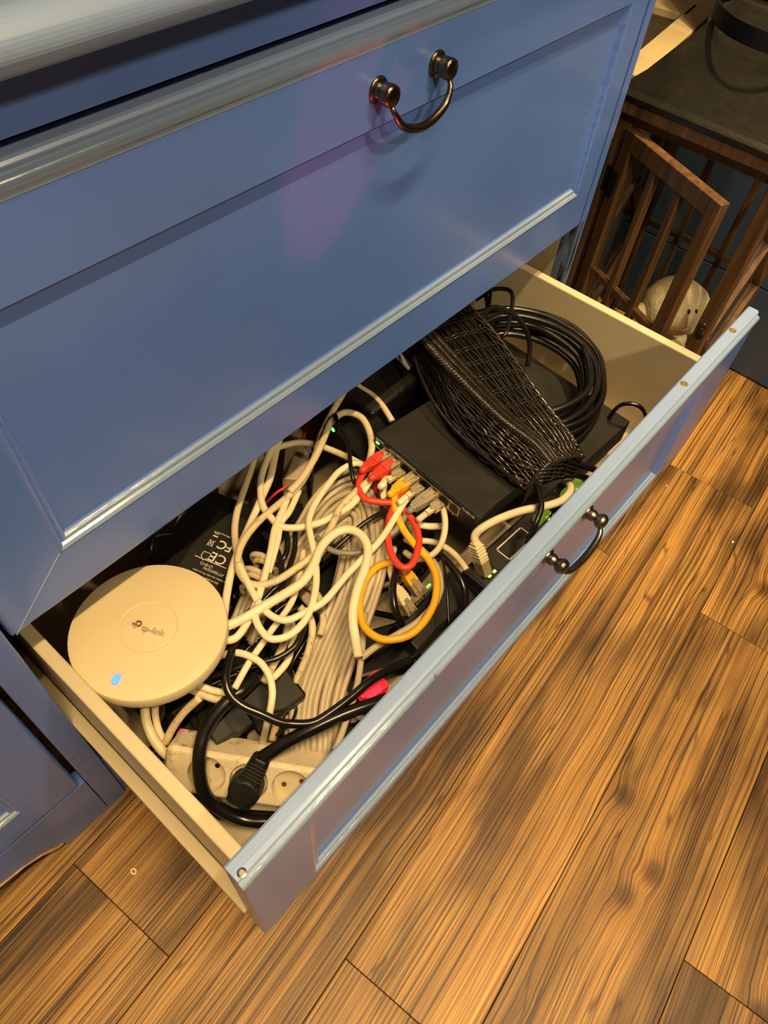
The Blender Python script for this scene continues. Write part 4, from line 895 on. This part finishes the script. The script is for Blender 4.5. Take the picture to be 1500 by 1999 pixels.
# ------------------------------------------------------------------ wooden lantern beside the dresser
LX0, LX1, LY0, LY1 = .974, 1.205, -.206, .036
lc = Vector(((LX0 + LX1) / 2, (LY0 + LY1) / 2, 0))
lan = empty('lantern', lc, 'large brown wooden lantern with glazed door ajar and black roof beside the dresser', 'lantern')
def lbox(name, m, *a, bevel=.0012, parent=None): return box(name, m, *a, parent=parent or lan, bevel=bevel, shift=lc)
P_ = .021
for x0, y0 in ((LX0, LY0), (LX0, LY1 - P_), (LX1 - P_, LY0), (LX1 - P_, LY1 - P_)): lbox('post', 'lwood', x0, x0 + P_, y0, y0 + P_, .0, .555)
for z0, z1 in ((.03, .055), (.540, .556)):
    lbox('rail', 'lwood', LX0 + .001, LX0 + .018, LY0 + P_, LY1 - P_, z0, z1); lbox('rail', 'lwood', LX1 - .018, LX1 - .001, LY0 + P_, LY1 - P_, z0, z1)
    lbox('rail', 'lwood', LX0 + P_, LX1 - P_, LY0 + .001, LY0 + .018, z0, z1); lbox('rail', 'lwood', LX0 + P_, LX1 - P_, LY1 - .018, LY1 - .001, z0, z1)
lbox('base_board', 'lwood', LX0, LX1, LY0, LY1, .022, .034)
lbox('eaves_board', 'lwood', LX0 - .012, LX1 + .012, LY0 - .012, LY1 + .012, .556, .572)
lbox('roof_edge', 'roof', LX0 - .014, LX1 + .014, LY0 - .014, LY1 + .014, .572, .580)
ex0, ex1, ey0, ey1 = LX0 - .011, LX1 + .011, LY0 - .011, LY1 + .009
def rr(x0, x1, y0, y1, z): return [Vector((x0, y0, z)), Vector((x1, y0, z)), Vector((x1, y1, z)), Vector((x0, y1, z))]
MB().loft([rr(ex0, ex1, ey0, ey1, .578), rr(ex0 + .006, ex1 - .006, ey0 + .006, ey1 - .006, .584), rr(ex0 + .080, ex1 - .080, ey0 + .080, ey1 - .080, .688), rr(ex0 + .084, ex1 - .084, ey0 + .084, ey1 - .084, .690)]).build('roof', 'roof', lan, bevel=.002, shift=lc)
tcap = Vector((1.088, -.098, .0))
hoop = MB(); n = 56
hoop.loft([[Vector((tcap.x + r * math.cos(2 * PI * k / n), tcap.y + r * math.sin(2 * PI * k / n), z)) for r, z in ((.098, .664), (.098, .684), (.0955, .684), (.0955, .664))] for k in range(n)], loop=True)
hoop.build('handle_hoop', 'black', lan, smooth=False, shift=lc)
MB().lathe([(0, .688), (.060, .688), (.052, .715), (.030, .730), (0, .732)], Matrix.Translation((tcap.x + .03, tcap.y + .03, 0)), 40).build('roof_cap', 'roof', lan, smooth=True, shift=lc)
for y in (LY0 + .006, LY1 - .008): lbox('pane', 'glass', LX0 + P_, LX1 - P_, y, y + .002, .055, .540, bevel=0)
lbox('pane', 'glass', LX1 - .008, LX1 - .006, LY0 + P_, LY1 - P_, .055, .540, bevel=0)
def bar(mb, a, b_, w_, t_, nrm):
    mt = frame(a, b_ - a, nrm); L = (b_ - a).length; mb.box(0, L, -w_ / 2, w_ / 2, -t_ / 2, t_ / 2, mt)
def lattice(y):                                                # crossed slats on a side
    c = [Vector((LX0 + P_, y, .055)), Vector((LX1 - P_, y, .055)), Vector((LX1 - P_, y, .540)), Vector((LX0 + P_, y, .540))]
    for a, b_ in ((c[0].lerp(c[3], .0), c[1].lerp(c[2], .5)), (c[0].lerp(c[3], .5), c[1].lerp(c[2], .0)), (c[0].lerp(c[3], .5), c[1].lerp(c[2], 1.)), (c[0].lerp(c[3], 1.), c[1].lerp(c[2], .5))):
        m_ = MB(); bar(m_, a, b_, .012, .008, Vector((0, -1, 0))); m_.build('slat', 'lwood', lan, bevel=.001, shift=lc)
lattice(LY0 + .003); lattice(LY1 - .012)
for y in (LY0 + .075, LY0 + .155): lbox('slat', 'lwood', LX1 - .014, LX1 - .006, y, y + .011, .055, .540)
lbox('slat', 'lwood', LX1 - .013, LX1 - .005, LY0 + P_, LY1 - P_, .300, .311)
# door, swung out about its left edge
hp = Vector((LX0 - .0005, LY1 - P_ - .001, 0)); fe = at(1428, 403, z=.540); dd = Vector((fe.x - hp.x, fe.y - hp.y, 0)); DW = .196; dd.normalize()
dmt = frame(hp, dd, dd.cross(UP) if dd.cross(UP).x < 0 else -dd.cross(UP)); 
yv = dmt.to_3x3() @ Vector((0, 1, 0)); sgn = 1 if yv.z > 0 else -1
dp_ = MB()
def dbx(name, m, a0, a1, z0, z1, th0=-.0075, th1=.0075, bevel=.001):
    z0_, z1_ = (z0, z1) if sgn > 0 else (-z1, -z0)
    return MB().box(a0, a1, z0_, z1_, th0, th1, dmt).build(name, m, door, bevel=bevel, shift=lc)
door = MB().box(0, .020, *((.058, .538) if sgn > 0 else (-.538, -.058)), -.0075, .0075, dmt).build('lantern_door', 'lwood', lan, bevel=.001, shift=lc)
dbx('door_rail', 'lwood', DW - .020, DW, .058, .538); dbx('door_rail', 'lwood', .020, DW - .020, .514, .538); dbx('door_rail', 'lwood', .020, DW - .020, .058, .080)
for a in (.066, .119): dbx('glazing_bar', 'lwood', a, a + .0105, .080, .516, -.005, .0065)
for a0, a1 in ((.020, .066), (.0765, .119), (.1295, DW - .020)): dbx('glazing_bar', 'lwood', a0, a1, .322, .334, -.004, .0055)
dbx('door_pane', 'glass', .020, DW - .020, .080, .514, -.0012, .0008, 0)
dbx('latch_plate', 'bronze', DW - .015, DW - .004, .292, .318, .0075, .0095); dbx('latch_hook', 'bronze', DW - .012, DW - .007, .276, .300, .0085, .0115)
# hinge and catch
for z0 in (.445, .12):
    h = MB(); h.box(LX0 - .0016, LX0, LY1 - P_ + .002, LY1 - P_ + .014, z0, z0 + .036); h.tube([Vector((LX0 - .003, LY1 - P_ - .0005, z0)), Vector((LX0 - .003, LY1 - P_ - .0005, z0 + .036))], .0026, 10)
    h.box(-.0, .013, *((z0, z0 + .036) if sgn > 0 else (-z0 - .036, -z0)), .0075, .0088, dmt); h.build('hinge', 'black', lan, shift=lc, bevel=.0003)
    for zz_ in (z0 + .006, z0 + .030):
        MB().lathe([(0, 0), (.0018, 0), (.0014, .0010), (0, .0012)], frame(Vector((LX0 - .0016, LY1 - P_ + .008, zz_)), (0, 1, 0), (-1, 0, 0)), 10).build('screw_head', 'bronze', lan, shift=lc)
cy = LY0 + .012
MB().lathe([(0, 0), (.0062, 0), (.0058, .0012), (0, .0014)], frame(Vector((LX0, cy, .322)), (0, 1, 0), (-1, 0, 0)), 16).build('catch_plate', 'bronze', lan, shift=lc)
MB().lathe([(0, 0), (.0062, 0), (.0058, .0012), (0, .0014)], frame(Vector((LX0, cy - .002, .306)), (0, 1, 0), (-1, 0, 0)), 16).build('catch_plate', 'bronze', lan, shift=lc)
MB().box(LX0 - .003, LX0, cy - .004, cy + .003, .308, .320).build('catch_bar', 'bronze', lan, shift=lc, bevel=.0006)

# plush figure on a round ivory body, inside the lantern
fg = Vector((1.075, -.122, .034))
fig = empty('figurine', fg, 'cream plush animal head with dark eyes on an ivory cylinder inside the lantern', 'figurine')
MB().lathe([(0, 0), (.044, 0), (.046, .01), (.045, .12), (.040, .175), (.030, .19), (0, .195)], Matrix.Translation(fg), 40).build('body', 'wax', fig, smooth=True, shift=fg)
hd = MB(); bmesh.ops.create_icosphere(hd.bm, subdivisions=4, radius=1)
face = Vector((-.55, -.62, .56)).normalized()
for v in hd.bm.verts:
    n_ = v.co.copy(); k = 1 + .03 * math.sin(9 * n_.x + 2) * math.sin(8 * n_.y) * math.sin(9 * n_.z + 1)
    k += .35 * max(0, n_.dot((face - Vector((0, 0, .42))).normalized()) - .80)
    v.co = Vector((n_.x * .054, n_.y * .056, n_.z * .046 * (1 if n_.z > 0 else .85))) * k + fg + Vector((0, 0, .228))
hd.build('plush_head', 'plush', fig, smooth=True, shift=fg)
sd_ = UP.cross(face).normalized()
for s_ in (-1, 1):
    e = fg + Vector((0, 0, .224)) + face * .0555 + sd_ * (.0062 * s_)
    q = MB(); bmesh.ops.create_uvsphere(q.bm, u_segments=12, v_segments=8, radius=.0033); bmesh.ops.transform(q.bm, matrix=frame(e, sd_, face) @ Matrix.Diagonal((.75, 1.2, .6, 1)), verts=q.bm.verts)
    q.build('eye', 'gloss_black', fig, smooth=True, shift=fg)
    q = MB(); bmesh.ops.create_icosphere(q.bm, subdivisions=3, radius=1)
    ec = fg + Vector((0, 0, .207)) + sd_ * (.054 * s_) - face * .008
    for v in q.bm.verts: v.co = frame(ec, sd_, UP) @ Vector((v.co.x * .019, v.co.y * .022, v.co.z * .027))
    q.build('ear', 'plush', fig, smooth=True, shift=fg)

# ------------------------------------------------------------------ blue unit on the right, cream box behind the lantern, crumbs
rc = empty('right_cabinet', (1.55, -.4, 0), 'dark blue base cabinet standing at right angles behind the lantern', 'cabinet')
rs = rc.location
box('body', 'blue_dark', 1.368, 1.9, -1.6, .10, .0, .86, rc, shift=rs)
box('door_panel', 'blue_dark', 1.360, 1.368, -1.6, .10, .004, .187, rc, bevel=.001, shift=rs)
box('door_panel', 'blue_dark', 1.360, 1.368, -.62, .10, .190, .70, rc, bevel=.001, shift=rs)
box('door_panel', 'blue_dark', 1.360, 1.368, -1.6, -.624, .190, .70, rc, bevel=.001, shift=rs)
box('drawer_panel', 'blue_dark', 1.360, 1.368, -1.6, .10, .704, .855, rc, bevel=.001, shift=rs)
cb0 = at(1244, 118, z=.53); cb1 = at(1376, 5, z=.53); cx = cb1 - cb0; cx.z = 0; cx.normalize()
cbx = empty('cream_box', cb0, 'open cream wooden box with a dark inside behind the lantern roof', 'box')
cbm = frame(cb0, cx, UP); BZ = -.53
MB().box(-.05, .42, -.02, .32, BZ, -.10, cbm).build('added_stand', 'carcass', cbx, shift=cb0)  # dark base added so the view through the lantern stays dark
BZ = -.10
MB().box(-.05, .42, -.028, .012, BZ, 0, cbm).build('side_board', 'cream_wood', cbx, bevel=.002, shift=cb0)
MB().box(-.05, .42, .30, .324, BZ, 0, cbm).build('side_board', 'cream_wood', cbx, bevel=.002, shift=cb0)
MB().box(.24, .30, .004, .30, BZ, 0, cbm).build('end_board', 'cream_wood', cbx, bevel=.002, shift=cb0)
MB().box(-.05, -.03, .004, .30, BZ, 0, cbm).build('end_board', 'cream_wood', cbx, bevel=.002, shift=cb0)
MB().box(-.03, .24, .004, .30, BZ, -.012, cbm).build('shade_fill', 'carcass', cbx, shift=cb0)  # dark slab below the rim stands in for shade in the hollow
for lb, u, v, s_ in (('white crumb on the floor right of the open drawer', 1431, 1058, .0022), ('tiny pale crumb on the floor near the right end of the drawer front', 1302, 948, .0014)):
    q = MB(); bmesh.ops.create_icosphere(q.bm, subdivisions=1, radius=s_)
    for vv in q.bm.verts: vv.co = Vector((vv.co.x * 1.4, vv.co.y, vv.co.z * .6)) + at(u, v, z=s_ * .6)
    tag(q.build('crumb', 'white'), lb, 'crumb')
cp = at(261, 1701, z=.0012)
tag(MB().tube([cp + Vector((.0026 * math.cos(a), .0034 * math.sin(a), 0)) for a in [2 * PI * k / 16 for k in range(16)]], .0012, 7, loop=True).build('ring', 'wax', smooth=True), 'tiny cream plastic ring on the floor left of the drawer', 'ring')
